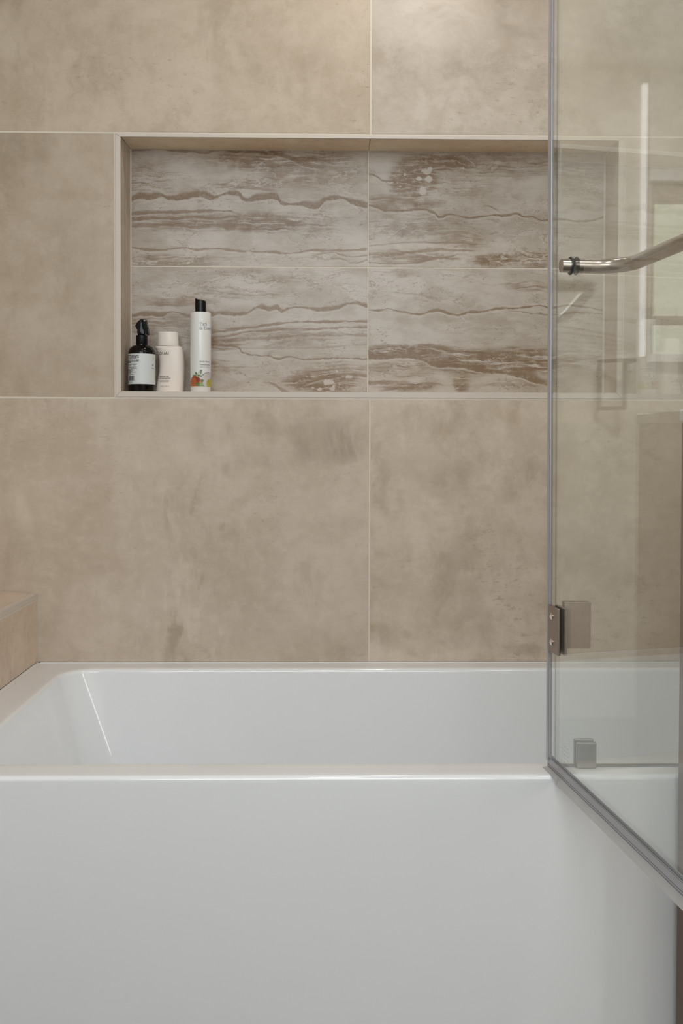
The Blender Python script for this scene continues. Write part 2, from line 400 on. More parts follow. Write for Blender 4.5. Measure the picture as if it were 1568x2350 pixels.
# ------------------------------------------------------------------ materials
TB, TD, TL = (0.575, 0.48, 0.398), (0.455, 0.368, 0.287), (0.68, 0.59, 0.515)
M = {}
M['grout'] = plain('cream_grout', (0.75, 0.675, 0.58), 0.8, grain=0.05, gscale=200)
M['trim'] = plain('trim_metal_beige', (0.66, 0.58, 0.51), 0.38, grain=0.03, gscale=90, stretch=(0.2, 1, 1))
M['tub'] = plain('white_acrylic', (0.93, 0.935, 0.955), 0.13, grain=0.004, gscale=8, Coat_Weight=0.6, Coat_Roughness=0.025)
M['nickel'] = plain('brushed_nickel', (0.52, 0.46, 0.41), 0.24, 1.0, grain=0.10, gscale=500, stretch=(1, 1, 0.04))
M['bronze_nickel'] = plain('satin_nickel_plate', (0.36, 0.30, 0.265), 0.40, 1.0, grain=0.06, gscale=400, stretch=(1, 1, 0.05))
M['clamp'] = plain('brushed_grey_clamp', (0.34, 0.34, 0.32), 0.35, 1.0, grain=0.08, gscale=400, stretch=(0.05, 1, 1))
M['screw'] = plain('polished_screw', (0.80, 0.76, 0.72), 0.12, 1.0, grain=0.02)
M['rubber'] = plain('black_rubber', (0.02, 0.025, 0.025), 0.35)
M['silicone'] = plain('grey_silicone', (0.20, 0.20, 0.19), 0.5)
M['black_plastic'] = plain('glossy_black_plastic', (0.003, 0.003, 0.0035), 0.13, Specular_IOR_Level=0.22)
M['black_satin'] = plain('satin_black_plastic', (0.004, 0.004, 0.0045), 0.2, Specular_IOR_Level=0.2)
M['amber'] = plain('dark_amber_bottle', (0.004, 0.0025, 0.002), 0.06, Specular_IOR_Level=0.25)
M['label_white'] = plain('white_paper_label', (0.70, 0.72, 0.72), 0.45, grain=0.01)
M['ivory'] = plain('ivory_bottle_plastic', (0.86, 0.77, 0.70), 0.36, grain=0.01)
M['white_bottle'] = plain('white_bottle_plastic', (0.82, 0.80, 0.785), 0.22, grain=0.01)
M['ink'] = plain('black_ink', (0.015, 0.013, 0.012), 0.5)
M['ink_grey'] = plain('grey_ink', (0.22, 0.21, 0.20), 0.5)
M['wood'] = plain('brown_wood', (0.16, 0.085, 0.05), 0.4, grain=0.4, gscale=14, stretch=(6, 6, 0.5))
M['counter'] = plain('white_quartz', (0.75, 0.74, 0.72), 0.2)
M['paint'] = plain('white_paint', (0.76, 0.75, 0.73), 0.7, grain=0.01)
M['warm_paint'] = plain('warm_wall_paint', (0.70, 0.66, 0.60), 0.7, grain=0.02)
M['casing'] = plain('white_casing_paint', (0.85, 0.84, 0.83), 0.35, grain=0.01)
M['sash'] = plain('taupe_sash', (0.34, 0.28, 0.22), 0.4)
M['dark_bronze'] = plain('dark_bronze', (0.10, 0.07, 0.055), 0.35, 0.6)
M['floor'] = concrete('floor_tile', 9, (0.12, 0.105, 0.09), (0.10, 0.088, 0.075), (0.15, 0.13, 0.11))


def glass_mat(name, tint, ior=1.5):
    """thin architectural glass: straight transmission plus Fresnel reflection on either face"""
    t = NT(name)
    g = t.n('ShaderNodeNewGeometry').outputs['Backfacing']
    fr = t.n('ShaderNodeFresnel')
    t.l(t.math('SUBTRACT', ior, t.math('MULTIPLY', g, ior - 1 / ior)), fr.inputs['IOR'])
    a = t.n('ShaderNodeBsdfTransparent')
    a.inputs[0].default_value = (*tint, 1)
    b = t.n('ShaderNodeBsdfGlossy')
    b.inputs['Roughness'].default_value = 0.0
    b.inputs[0].default_value = (1, 1, 1, 1)
    mx = t.n('ShaderNodeMixShader')
    t.l(fr.outputs[0], mx.inputs[0])
    t.l(a.outputs[0], mx.inputs[1])
    t.l(b.outputs[0], mx.inputs[2])
    t.l(mx.outputs[0], t.out.inputs[0])
    return t.m


def vinyl(name, color, opacity, rough=0.2):
    t = NT(name)
    p = t.bsdf(color, rough)
    a = t.n('ShaderNodeBsdfTransparent')
    a.inputs[0].default_value = (0.93, 0.93, 0.96, 1)
    mx = t.n('ShaderNodeMixShader')
    mx.inputs[0].default_value = opacity
    t.l(a.outputs[0], mx.inputs[1])
    t.l(p.outputs[0], mx.inputs[2])
    t.l(mx.outputs[0], t.out.inputs[0])
    return t.m


M['glass'] = glass_mat('clear_glass', (0.975, 0.985, 0.972))
M['panel_glass'] = glass_mat('mirroring_panel_glass', (0.975, 0.985, 0.972), 1.75)  # refraction index raised so the panel mirrors the room more strongly
M['glass_edge'] = vinyl('green_glass_edge', (0.13, 0.15, 0.115), 0.55, 0.1)
M['seal'] = vinyl('clear_vinyl_seal', (0.52, 0.51, 0.545), 0.88, 0.2)
M['seal_dark'] = vinyl('dark_vinyl_edge', (0.25, 0.24, 0.27), 0.85, 0.2)
M['fin'] = vinyl('milky_vinyl_fin', (0.66, 0.64, 0.62), 0.66, 0.2)
M['pale_marks'] = vinyl('faint_mark', (0.45, 0.45, 0.45), 0.35, 0.6)
tt = NT('soft_daylight')
em = tt.n('ShaderNodeEmission')
tt.l(tt.mix(tt.noise(tt.coords(), 3.0, 3), (0.80, 0.86, 0.66), (0.92, 0.95, 0.80)), em.inputs[0])
em.inputs[1].default_value = 2.2
tt.l(em.outputs[0], tt.out.inputs[0])
M['daylight'] = tt.m
ts = NT('lit_casing_glow')  # emission stands in for a brightly lit white casing
es = ts.n('ShaderNodeEmission')
ts.l(ts.mix(ts.noise(ts.coords(), 2.0, 2), (0.95, 0.93, 0.93), (1.0, 0.99, 1.0)), es.inputs[0])
es.inputs[1].default_value = 3.2
ts.l(es.outputs[0], ts.out.inputs[0])
M['glow_strip'] = ts.m
tf = NT('glint_pane_glow')  # glow of the added pane in the side wall
ef = tf.n('ShaderNodeEmission')
tf.l(tf.mix(tf.noise(tf.coords(), 2.0, 2), (0.93, 0.97, 1.0), (0.98, 1.0, 1.0)), ef.inputs[0])
ef.inputs[1].default_value = 9.0
tf.l(ef.outputs[0], tf.out.inputs[0])
M['frosted'] = tf.m


# ------------------------------------------------------------------ object helpers
def put(o, label=None, cat=None, group=None, kind=None, parent=None):
    if label:
        o['label'] = label
    if cat:
        o['category'] = cat
    if group:
        o['group'] = group
    if kind:
        o['kind'] = kind
    if parent is not None:
        o.parent = parent
    return o


def empty(name, loc=(0, 0, 0), rot=(0, 0, 0), **kw):
    o = bpy.data.objects.new(name, None)
    o.location = loc
    o.rotation_euler = rot
    o.empty_display_size = 0.05
    COL.objects.link(o)
    return put(o, **kw)


def obj(name, bm, mats, parent=None, loc=(0, 0, 0), rot=(0, 0, 0), smooth=False, **kw):
    me = bpy.data.meshes.new(name)
    bmesh.ops.recalc_face_normals(bm, faces=bm.faces)
    bm.to_mesh(me)
    bm.free()
    for mm_ in (mats if isinstance(mats, (list, tuple)) else [mats]):
        me.materials.append(mm_)
    if smooth:
        for p in me.polygons:
            p.use_smooth = True
        me.set_sharp_from_angle(angle=math.radians(smooth if smooth is not True else 40))
    o = bpy.data.objects.new(name, me)
    o.location = loc
    o.rotation_euler = rot
    COL.objects.link(o)
    return put(o, parent=parent, **kw)


def box(bm, x0, x1, y0, y1, z0, z1, bev=0.0, seg=2, mi=0):
    v = [bm.verts.new(p) for p in ((x0, y0, z0), (x1, y0, z0), (x1, y1, z0), (x0, y1, z0), (x0, y0, z1), (x1, y0, z1), (x1, y1, z1), (x0, y1, z1))]
    fs = [bm.faces.new([v[i] for i in q]) for q in ((3, 2, 1, 0), (4, 5, 6, 7), (0, 1, 5, 4), (1, 2, 6, 5), (2, 3, 7, 6), (3, 0, 4, 7))]
    for f in fs:
        f.material_index = mi
    if bev > 0:
        es = list({e for f in fs for e in f.edges})
        bmesh.ops.bevel(bm, geom=es, offset=bev, segments=seg, affect='EDGES', profile=0.5)
    return fs


def box_obj(name, x0, x1, y0, y1, z0, z1, mat, parent=None, bev=0.0, seg=2, **kw):
    """a box with its origin at its own centre"""
    c = ((x0 + x1) / 2, (y0 + y1) / 2, (z0 + z1) / 2)
    bm = bmesh.new()
    box(bm, x0 - c[0], x1 - c[0], y0 - c[1], y1 - c[1], z0 - c[2], z1 - c[2], bev, seg)
    return obj(name, bm, mat, parent, loc=c, **kw)


def loft(bm, rings, cap0=True, cap1=True, mi=0):
    vs = [[bm.verts.new(p) for p in r] for r in rings]
    n = len(vs[0])
    for a, b in zip(vs, vs[1:]):
        for i in range(n):
            f = bm.faces.new((a[i], a[(i + 1) % n], b[(i + 1) % n], b[i]))
            f.material_index = mi
    if cap0:
        bm.faces.new(list(reversed(vs[0]))).material_index = mi
    if cap1:
        bm.faces.new(vs[-1]).material_index = mi
    return vs


def lathe(bm, prof, n=48, cx=0, cy=0):
    loft(bm, [[(cx + r * math.cos(2 * PI * i / n), cy + r * math.sin(2 * PI * i / n), z) for i in range(n)] for r, z in prof])


def tube(bm, path, r, n=24, cap=True):
    rings = []
    for i, p in enumerate(path):
        a = path[max(0, i - 1)]
        b = path[min(len(path) - 1, i + 1)]
        d = (Vector(b) - Vector(a)).normalized()
        u = d.cross(Vector((0, 0, 1)))
        u = u.normalized() if u.length > 1e-4 else Vector((1, 0, 0))
        w = u.cross(d)
        rr = r[i] if isinstance(r, (list, tuple)) else r
        rings.append([tuple(Vector(p) + (u * math.cos(2 * PI * k / n) + w * math.sin(2 * PI * k / n)) * rr) for k in range(n)])
    loft(bm, rings, cap, cap)


def prism(bm, pts, y0, y1, bev=0.0):
    """outline in x,z extruded along y"""
    a = [bm.verts.new((x, y0, z)) for x, z in pts]
    b = [bm.verts.new((x, y1, z)) for x, z in pts]
    n = len(pts)
    bm.faces.new(a)
    bm.faces.new(list(reversed(b)))
    for i in range(n):
        bm.faces.new((a[i], b[i], b[(i + 1) % n], a[(i + 1) % n]))
    if bev:
        cap_edges = [e for e in bm.edges if abs(e.verts[0].co.y - e.verts[1].co.y) < 1e-9]
        bmesh.ops.bevel(bm, geom=cap_edges, offset=bev, segments=3, affect='EDGES', profile=0.5)

# ------------------------------------------------------------------ room shell
X_L, X_R, Y_F = -1.22, 1.036, -3.10
X_O = 1.95                                    # the room is wider than the tub recess
RIM = EYE - 0.5156
Z1, Z2 = EYE + 0.7089, EYE + 0.0989           # the two horizontal joints beside the niche
SEAM = 0.0878
NX0, NX1, NZ0, NZ1, ND = -0.4887, 0.6641, EYE + 0.1143, EYE + 0.6990, 0.1124
GR = 0.0007                                   # how far the grout lies behind the tile faces

bm = bmesh.new()
t_ = 0.20
box(bm, X_L - 0.1, NX0 - 0.0012, GR, t_, -0.0, CEIL)
box(bm, NX1 + 0.0012, X_R + 0.1, GR, t_, -0.0, CEIL)
box(bm, NX0 - 0.0012, NX1 + 0.0012, GR, t_, -0.0, NZ0 - 0.0015)
box(bm, NX0 - 0.0012, NX1 + 0.0012, GR, t_, NZ1 + 0.0052, CEIL)
box(bm, NX0 - 0.0012, NX1 + 0.0012, ND + GR, t_, NZ0 - 0.0015, NZ1 + 0.0052)
wall_back = obj('wall_back', bm, M['grout'], kind='structure', label='beige large-format tiled wall with cream grout behind the bathtub')

G = 0.0020                                    # half of a joint
TILES = [  # x0, x1, z0, z1, seed, smear, vertical, blotch, tone
    (SEAM - 1.22, SEAM - G, Z1 + G, CEIL - 0.06, 1, 0.35, True, 0.55, (0.98, 0.945, 0.87)),
    (SEAM + G, X_R, Z1 + G, CEIL - 0.06, 2.4, 0.25, False, 0.75, (0.97, 0.975, 0.97)),
    (SEAM - 1.22, -0.5021 - G, Z2 + G, Z1 - G, 3.7, 0.3, True, 0.5, (0.90, 0.86, 0.80)),
    (0.6784 + G, X_R, Z2 + G, Z1 - G, 4.2, 0.2, True, 0.45, (1.0, 1.0, 1.0)),
    (SEAM - 1.22, SEAM - G, RIM + 0.0004, Z2 - G, 5.9, 0.85, True, 0.28, (1.06, 1.035, 1.0)),
    (SEAM + G, X_R, RIM + 0.0004, Z2 - G, 6.3, 0.45, True, 0.75, (1.09, 1.06, 1.01)),
]
SPOTS = [  # soft smears on the six wall tiles: x, z from the eye line, radii, strength
    [(-0.712, 0.966, 0.101, 0.162, 0.45), (-0.509, 0.875, 0.081, 0.091, 0.25), (-0.266, 0.966, 0.061, 0.061, 0.2), (0.018, 0.966, 0.091, 0.091, -0.5), (-0.205, 0.835, 0.061, 0.081, 0.15), (-0.022, 0.906, 0.03, 0.061, 0.3)],
    [(0.424, 0.997, 0.071, 0.051, 0.6), (0.353, 0.865, 0.101, 0.071, 0.35), (0.241, 0.835, 0.112, 0.041, 0.25), (0.231, 0.987, 0.132, 0.061, -0.7), (0.12, 1.007, 0.03, 0.061, 0.2), (0.343, 0.784, 0.051, 0.041, 0.3), (0.393, 0.966, 0.041, 0.041, 0.3)],
    [(-0.722, 0.672, 0.081, 0.091, 0.4), (-0.6, 0.409, 0.081, 0.122, 0.2), (-0.61, 0.297, 0.051, 0.041, 0.35), (-0.522, 0.419, 0.022, 0.284, -0.35), (-0.671, 0.186, 0.122, 0.041, 0.2)],
    [(0.748, 0.622, 0.061, 0.061, 0.3)],
    [(-0.073, 0.003, 0.142, 0.051, 0.4), (0.028, 0.008, 0.056, 0.046, 0.85), (-0.073, -0.017, 0.03, 0.035, 0.6), (-0.154, 0.013, 0.061, 0.051, 0.4), (-0.266, 0.023, 0.061, 0.051, 0.4), (-0.225, -0.043, 0.051, 0.025, 0.45), (-0.144, -0.048, 0.041, 0.03, 0.45), (-0.043, -0.332, 0.026, 0.061, 0.4), (0.039, -0.484, 0.051, 0.02, 0.5), (-0.661, -0.453, 0.061, 0.051, 0.25), (-0.752, -0.291, 0.061, 0.061, 0.4), (-0.438, -0.179, 0.071, 0.132, -0.45), (-0.702, -0.159, 0.071, 0.051, -0.5), (-0.539, -0.362, 0.081, 0.051, -0.45), (-0.57, -0.443, 0.061, 0.03, -0.35), (-0.712, 0.028, 0.051, 0.02, -0.35), (-0.174, -0.164, 0.041, 0.025, -0.35)],
    [(0.241, 0.054, 0.081, 0.041, 0.45), (0.251, -0.088, 0.081, 0.061, 0.45), (0.444, -0.098, 0.071, 0.041, 0.45), (0.15, -0.108, 0.046, 0.071, 0.35), (0.292, -0.332, 0.061, 0.091, 0.4), (0.322, -0.423, 0.071, 0.051, 0.45), (0.464, -0.489, 0.046, 0.02, 0.7), (0.11, -0.474, 0.051, 0.03, 0.4), (0.343, -0.108, 0.02, 0.01, 0.8), (0.404, 0.013, 0.061, 0.03, -0.4), (0.201, -0.048, 0.061, 0.051, -0.3), (0.424, -0.281, 0.081, 0.071, -0.45), (0.16, -0.392, 0.071, 0.051, -0.4), (0.201, -0.23, 0.02, 0.203, -0.35), (0.363, -0.382, 0.071, 0.02, -0.4), (0.322, -0.463, 0.03, 0.041, -0.4)],
]
for (x0, x1, z0, z1, sd, sm, ve, bl, tone), sp_ in zip(TILES, SPOTS):
    cx, cz = (x0 + x1) / 2, (z0 + z1) / 2
    loc_spots = [(x - cx, z + EYE - cz, rx, rz, st) for x, z, rx, rz, st in sp_]
    mt = concrete('cement_tile', sd, *[tuple(a * b for a, b in zip(c, tone)) for c in (TB, TD, TL)], smear=sm, vertical=ve, blotch=bl, spots=loc_spots)
    box_obj('tile', x0, x1, 0.0, 0.008, z0, z1, mt, wall_back, bev=0.0006, seg=1)
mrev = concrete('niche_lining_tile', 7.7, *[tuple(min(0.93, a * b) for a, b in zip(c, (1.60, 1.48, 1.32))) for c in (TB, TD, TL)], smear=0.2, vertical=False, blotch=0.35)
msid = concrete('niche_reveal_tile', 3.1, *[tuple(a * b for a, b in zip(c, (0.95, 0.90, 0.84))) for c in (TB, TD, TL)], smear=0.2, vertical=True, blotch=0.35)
# niche lining: soffit (two pieces), reveals, shelf
Ly0, Ly1 = 0.002, ND - 0.001
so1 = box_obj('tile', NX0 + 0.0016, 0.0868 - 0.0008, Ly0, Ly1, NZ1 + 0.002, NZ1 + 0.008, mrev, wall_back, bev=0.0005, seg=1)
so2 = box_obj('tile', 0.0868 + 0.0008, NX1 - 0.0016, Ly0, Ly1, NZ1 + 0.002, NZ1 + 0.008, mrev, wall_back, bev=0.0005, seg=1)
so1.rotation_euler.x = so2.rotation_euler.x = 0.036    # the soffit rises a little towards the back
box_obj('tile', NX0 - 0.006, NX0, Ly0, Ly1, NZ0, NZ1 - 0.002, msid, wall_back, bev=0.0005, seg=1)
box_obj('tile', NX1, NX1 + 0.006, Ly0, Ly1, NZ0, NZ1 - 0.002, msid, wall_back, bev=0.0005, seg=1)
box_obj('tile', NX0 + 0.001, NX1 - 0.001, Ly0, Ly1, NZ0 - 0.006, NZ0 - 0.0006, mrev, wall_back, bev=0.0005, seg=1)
# niche back: four travertine-look tiles
BACK = {'ul': (-0.4855, 0.0850, 0.4230, 0.7022), 'ur': (0.0880, 0.6600, 0.4230, 0.7022),
        'll': (-0.4855, 0.0850, 0.1120, 0.4200), 'lr': (0.0880, 0.6600, 0.1120, 0.4200)}
for k, (key, (x0, x1, z0, z1)) in enumerate(BACK.items()):
    mt = travertine('travertine_tile', (x1 - x0) * 1000, (z1 - z0) * 1000, TRAVERTINE_VEINS[key], TRAVERTINE_CLOUDS[key], k + 1.3)
    box_obj('tile', x0, x1, ND, ND + 0.006, EYE + z0, EYE + z1, mt, wall_back, bev=0.0005, seg=1)

# mitred profile round the niche
trim_1 = empty('trim_1', (0, 0, EYE), kind='structure', label='pale beige mitred edge trim framing the wall niche')
ox0, ox1, oz0, oz1 = -0.5021 + 0.0014, 0.6784 - 0.0014, 0.0989 + 0.0022, 0.7089 - 0.0022
ix0, ix1, iz0, iz1 = NX0, NX1, 0.1143, 0.6990
for q in (((ox0, oz1), (ox1, oz1), (ix1 - .0003, iz1), (ix0 + .0003, iz1)), ((ox0, oz0), (ix0 + .0003, iz0), (ix1 - .0003, iz0), (ox1, oz0)),
          ((ox0, oz0 + .0004), (ox0, oz1 - .0004), (ix0, iz1 - .0003), (ix0, iz0 + .0003)), ((ox1, oz0 + .0004), (ix1, iz0 + .0003), (ix1, iz1 - .0003), (ox1, oz1 - .0004))):
    bm = bmesh.new()
    prism(bm, q, -0.0016, 0.0045, 0.0006)
    obj('trim_strip', bm, M['trim'], trim_1)

# the other walls of the room: behind the camera, seen only as reflections in the glass
box_obj('wall_right', X_R, X_O, -0.80, 0.0005, 0, CEIL, M['warm_paint'], kind='structure', label='warm beige end wall of the tub recess, right of the glass panel')
box_obj('wall_side', X_O, X_O + 0.15, Y_F, -0.80, 0, CEIL, M['warm_paint'], kind='structure', label='warm beige side wall of the room, right of the window')
box_obj('wall_left', X_L - 0.15, X_L, Y_F, 0.0005, 0, CEIL, M['warm_paint'], kind='structure', label='warm beige painted wall beyond the tiled ledge')
WX0, WX1, WZ0, WZ1 = 1.225, 1.86, EYE + 0.335, EYE + 1.0          # window opening in the wall behind the camera
bm = bmesh.new()
box(bm, X_L - 0.15, WX0, Y_F - 0.15, Y_F, 0, CEIL)
box(bm, WX1, X_O + 0.15, Y_F - 0.15, Y_F, 0, CEIL)
box(bm, WX0, WX1, Y_F - 0.15, Y_F, 0, WZ0)
box(bm, WX0, WX1, Y_F - 0.15, Y_F, WZ1, CEIL)
obj('wall_front', bm, M['warm_paint'], kind='structure', label='warm beige painted wall facing the bathtub')
box_obj('ceiling', X_L - 0.15, X_O + 0.15, Y_F - 0.15, 0.2, CEIL, CEIL + 0.1, M['paint'], kind='structure', label='white painted ceiling')
box_obj('floor', X_L - 0.15, X_O + 0.15, Y_F - 0.15, 0.2, -0.1, 0, M['floor'], kind='structure', label='dark bathroom floor')

window_1 = empty('window_1', ((WX0 + WX1) / 2, Y_F, WZ0), kind='structure', label='window with a narrow glowing strip for its lit casing and two greenish daylit panes')


def win_box(name, x0, x1, z0, z1, y0, y1, mat, bev=0.002):
    o = box_obj(name, x0, x1, Y_F + y0, Y_F + y1, z0, z1, mat, None, bev=bev)
    o.parent = window_1
    o.matrix_parent_inverse = Matrix.Translation(-window_1.location)
    return o


win_box('glow_strip', 1.183, 1.204, EYE + 0.33, CEIL - 0.06, 0.001, 0.012, M['glow_strip'], 0.001)  # casing edge made to glow in place of the light falling on it
win_box('casing', 1.2045, 1.2085, EYE + 0.33, CEIL - 0.02, 0.001, 0.03, M['sash'])
win_box('casing', WX1, WX1 + 0.05, EYE + 0.33, WZ1 + 0.05, 0.001, 0.02, M['casing'])
win_box('casing', 1.209, WX1, WZ1, WZ1 + 0.05, 0.001, 0.02, M['casing'])
win_box('sill', 1.209, WX1, WZ0 - 0.03, WZ0, 0.001, 0.06, M['casing'])
win_box('sash', WX0, WX0 + 0.022, WZ0, WZ1, -0.06, -0.03, M['sash'])
win_box('sash', WX1 - 0.03, WX1, WZ0, WZ1, -0.06, -0.03, M['sash'])
win_box('blind', WX0 + 0.022, WX1 - 0.03, EYE + 0.925, WZ1, -0.06, -0.03, M['sash'])
win_box('sash', WX0 + 0.022, WX1 - 0.03, EYE + 0.455, EYE + 0.49, -0.06, -0.03, M['sash'])
win_box('pane', WX0 + 0.022, WX1 - 0.03, EYE + 0.49, EYE + 0.925, -0.048, -0.042, M['daylight'], 0)
win_box('pane', WX0 + 0.022, WX1 - 0.03, WZ0, EYE + 0.455, -0.048, -0.042, M['daylight'], 0)

# added unseen glowing pane, placed to draw thin upright glints on tub and bottles
added_glint_window = empty('added_glint_window', (X_O, -2.45, 0.8), kind='structure', label='added slim glowing pane in the side wall, for glints, beyond the right edge of the picture')
for nm, y0, y1, z0, z1, x0, x1, mt in (('pane', -2.54, -2.36, 0.82, 2.05, X_O - 0.012, X_O - 0.004, M['frosted']), ('casing', -2.58, -2.54, 0.78, 2.09, X_O - 0.03, X_O - 0.001, M['casing']),
                                       ('casing', -2.36, -2.32, 0.78, 2.09, X_O - 0.03, X_O - 0.001, M['casing']), ('casing', -2.54, -2.36, 2.05, 2.09, X_O - 0.03, X_O - 0.001, M['casing']),
                                       ('sill', -2.54, -2.36, 0.78, 0.82, X_O - 0.04, X_O - 0.001, M['casing'])):
    o = box_obj(nm, x0, x1, y0, y1, z0, z1, mt, None)
    o.parent = added_glint_window
    o.matrix_parent_inverse = Matrix.Translation(-added_glint_window.location)

# ------------------------------------------------------------------ bathtub: one moulded acrylic body
TX0, TX1, TY0, TY1 = -0.6838, 1.0162, -0.8172, -0.0006
IX0, IX1, IY0, IY1 = -0.600, 0.932, -0.752, -0.0700


def rrect(x0, x1, y0, y1, r, z, k=14):
    p = []
    for cx, cy, a0 in ((x1 - r, y1 - r, 0), (x0 + r, y1 - r, 90), (x0 + r, y0 + r, 180), (x1 - r, y0 + r, 270)):
        for i in range(k + 1):
            a = math.radians(a0 + 90 * i / k)
            p.append((cx + r * math.cos(a), cy + r * math.sin(a), z))
    return p


def inset(d, r, z, base):
    x0, x1, y0, y1 = base
    return rrect(x0 + d, x1 - d, y0 + d, y1 - d, r, z)


OUT = (TX0, TX1, TY0, TY1)
rings = [inset(0.012, 0.008, 0.0, OUT), inset(0.012, 0.008, 0.018, OUT), inset(0.0, 0.010, 0.020, OUT)]
R = 0.0075
rings += [inset(0.0, 0.010, RIM - 0.06, OUT), inset(0.0, 0.010, RIM - R * 2, OUT)]
for i in range(9):
    a = math.radians(90 * i / 8)
    rings.append(inset(R * (1 - math.cos(a)), 0.010, RIM - R + R * math.sin(a), OUT))
INN = (IX0, IX1, IY0, IY1)
rings += [inset(0.02, 0.013, RIM, OUT), inset(-0.020, 0.085, RIM, INN)]
R2 = 0.009
for i in range(9):
    a = math.radians(90 * i / 8)
    rings.append(inset(R2 * math.sin(a) - R2 * 0.6, 0.075, RIM - R2 * (1 - math.cos(a)), INN))


def basin(f, z, r):                            # f = share of the way down: ends slope more than the sides
    return rrect(IX0 + 0.0036 + 0.125 * f, IX1 - 0.0036 - 0.075 * f, IY0 + 0.0036 + 0.03 * f, IY1 - 0.0036 - 0.03 * f, r, z)


DEP = 0.40
for i in range(1, 13):
    f = i / 12 * 0.84
    rings.append(basin(f, RIM - R2 - DEP * f, 0.075 + 0.045 * f))
for i in range(1, 9):
    a = math.radians(90 * i / 8)
    x0, x1, y0, y1 = IX0 + 0.0036 + 0.105, IX1 - 0.0036 - 0.063, IY0 + 0.029, IY1 - 0.029
    d = 0.06 * (1 - math.cos(a))
    rings.append(rrect(x0 + d, x1 - d, y0 + d, y1 - d, 0.113 - 0.02 * math.sin(a), RIM - R2 - DEP * 0.84 - 0.05 * math.sin(a)))
bm = bmesh.new()
loft(bm, rings)
tub = obj('bathtub', bm, M['tub'], smooth=50, label='white acrylic bathtub with flat skirt and square deck, set against the tiled wall', cat='bathtub')

# white sealant where the tub meets the tiled wall and the ledge
box_obj('sealant_bead', TX0 + 0.003, TX1 - 0.003, -0.0080, -0.0004, RIM - 0.006, RIM + 0.0006, M['tub'], tub)
box_obj('sealant_bead', TX0 + 0.0003, TX0 + 0.0085, -0.79, -0.0008, RIM - 0.006, RIM + 0.0006, M['tub'], tub)

# ------------------------------------------------------------------ tiled ledge at the left end of the tub
LZ = EYE - 0.3536
ledge = empty('tiled_ledge', (X_L, -0.4, 0), label='low beige tiled ledge with a pale edge strip at the left end of the bathtub', cat='ledge')


def led(name, *a, **k):
    o = box_obj(name, *a, **k)
    o.parent = ledge
    o.matrix_parent_inverse = Matrix.Translation(-ledge.location)
    return o


LX = TX0 - 0.0004
mled = concrete('ledge_tile', 8.4, *[tuple(a * b for a, b in zip(c, (1.24, 1.17, 1.10))) for c in (TB, TD, TL)], smear=0.5, vertical=True, blotch=0.5)
led('core', X_L + 0.001, LX - 0.009, -0.8, -0.0005, 0, LZ - 0.010, mat=M['grout'])
led('tile', LX - 0.0095, LX, -0.797, -0.0035, RIM + 0.0008, LZ - 0.0175, mat=mled, bev=0.0006, seg=1)
led('edge_strip', LX - 0.012, LX + 0.0006, -0.797, -0.0035, LZ - 0.0145, LZ - 0.001, mat=M['trim'], bev=0.001)
led('grout_line', LX - 0.016, LX - 0.0002, -0.797, -0.0009, RIM + 0.002, LZ - 0.0012, mat=M['grout'])
bm = bmesh.new()
xa, xb = X_L + 0.001, LX - 0.0135
za, zb = LZ + 0.055 * (xb - xa), LZ
for pts in (((xa, za - 0.02), (xb, zb - 0.012), (xb, zb), (xa, za)),):
    prism(bm, pts, -0.797, -0.0025, 0.0)
o = obj('tile', bm, mled)
o.parent = ledge
o.matrix_parent_inverse = Matrix.Translation(-ledge.location)

# ------------------------------------------------------------------ fixed glass panel standing on the tub deck
PY = -0.772
GZ0, GZ1 = RIM + 0.0028, 2.06
panel = empty('glass_panel', (0.70, PY, RIM), label='fixed clear glass panel standing on the tub deck behind the open glass door', cat='glass panel')


def at(o, par):
    o.parent = par
    o.matrix_parent_inverse = Matrix.Translation(-par.location)
    return o


def sheet(bm, a0, a1, b0, b1, z0, z1, lean=0.0):
    """glass sheet: faces a0..a1 wide, b0..b1 thick; big faces use material 0, edges material 1"""
    fs = box(bm, a0, a1, b0, b1, z0, z1)
    for f in fs:
        f.material_index = 0 if f in (fs[2], fs[4]) else 1
    for v in bm.verts:
        if v.co.x < (a0 + a1) / 2:
            v.co.x -= lean * (v.co.z - z0)


bm = bmesh.new()
sheet(bm, 0.3560, X_R - 0.006, PY - 0.0045, PY + 0.0045, GZ0, GZ1, 0.0037)
at(obj('glass_sheet', bm, [M['panel_glass'], M['glass_edge']]), panel)
at(box_obj('silicone_bead', 0.362, X_R - 0.006, PY - 0.0045, PY + 0.0045, RIM + 0.0006, GZ0 - 0.0004, M['silicone']), panel)
at(box_obj('wall_channel', X_R - 0.016, X_R - 0.001, PY - 0.010, PY + 0.010, GZ0, GZ1, M['nickel'], bev=0.001), panel)
# clamp on the deck: two plates gripping the sheet
cl = empty('glass_clamp', (0.403, PY, RIM), label='brushed grey clamp')
at(cl, panel)
cl.matrix_parent_inverse = Matrix.Translation(-panel.location)
for y0, y1 in ((PY - 0.0125, PY - 0.0056), (PY + 0.0056, PY + 0.0125)):
    o = box_obj('clamp_plate', 0.3874, 0.4187, y0, y1, RIM + 0.0008, RIM + 0.0415, M['clamp'], bev=0.0012)
    at(o, cl)
# hinge half on the panel
for y0, y1 in ((PY - 0.0105, PY - 0.0056), (PY + 0.0056, PY + 0.0105)):
    at(box_obj('hinge_plate', 0.3668, 0.4084, y0, y1, EYE - 0.3255, EYE - 0.2525, M['bronze_nickel'], bev=0.0006), panel)
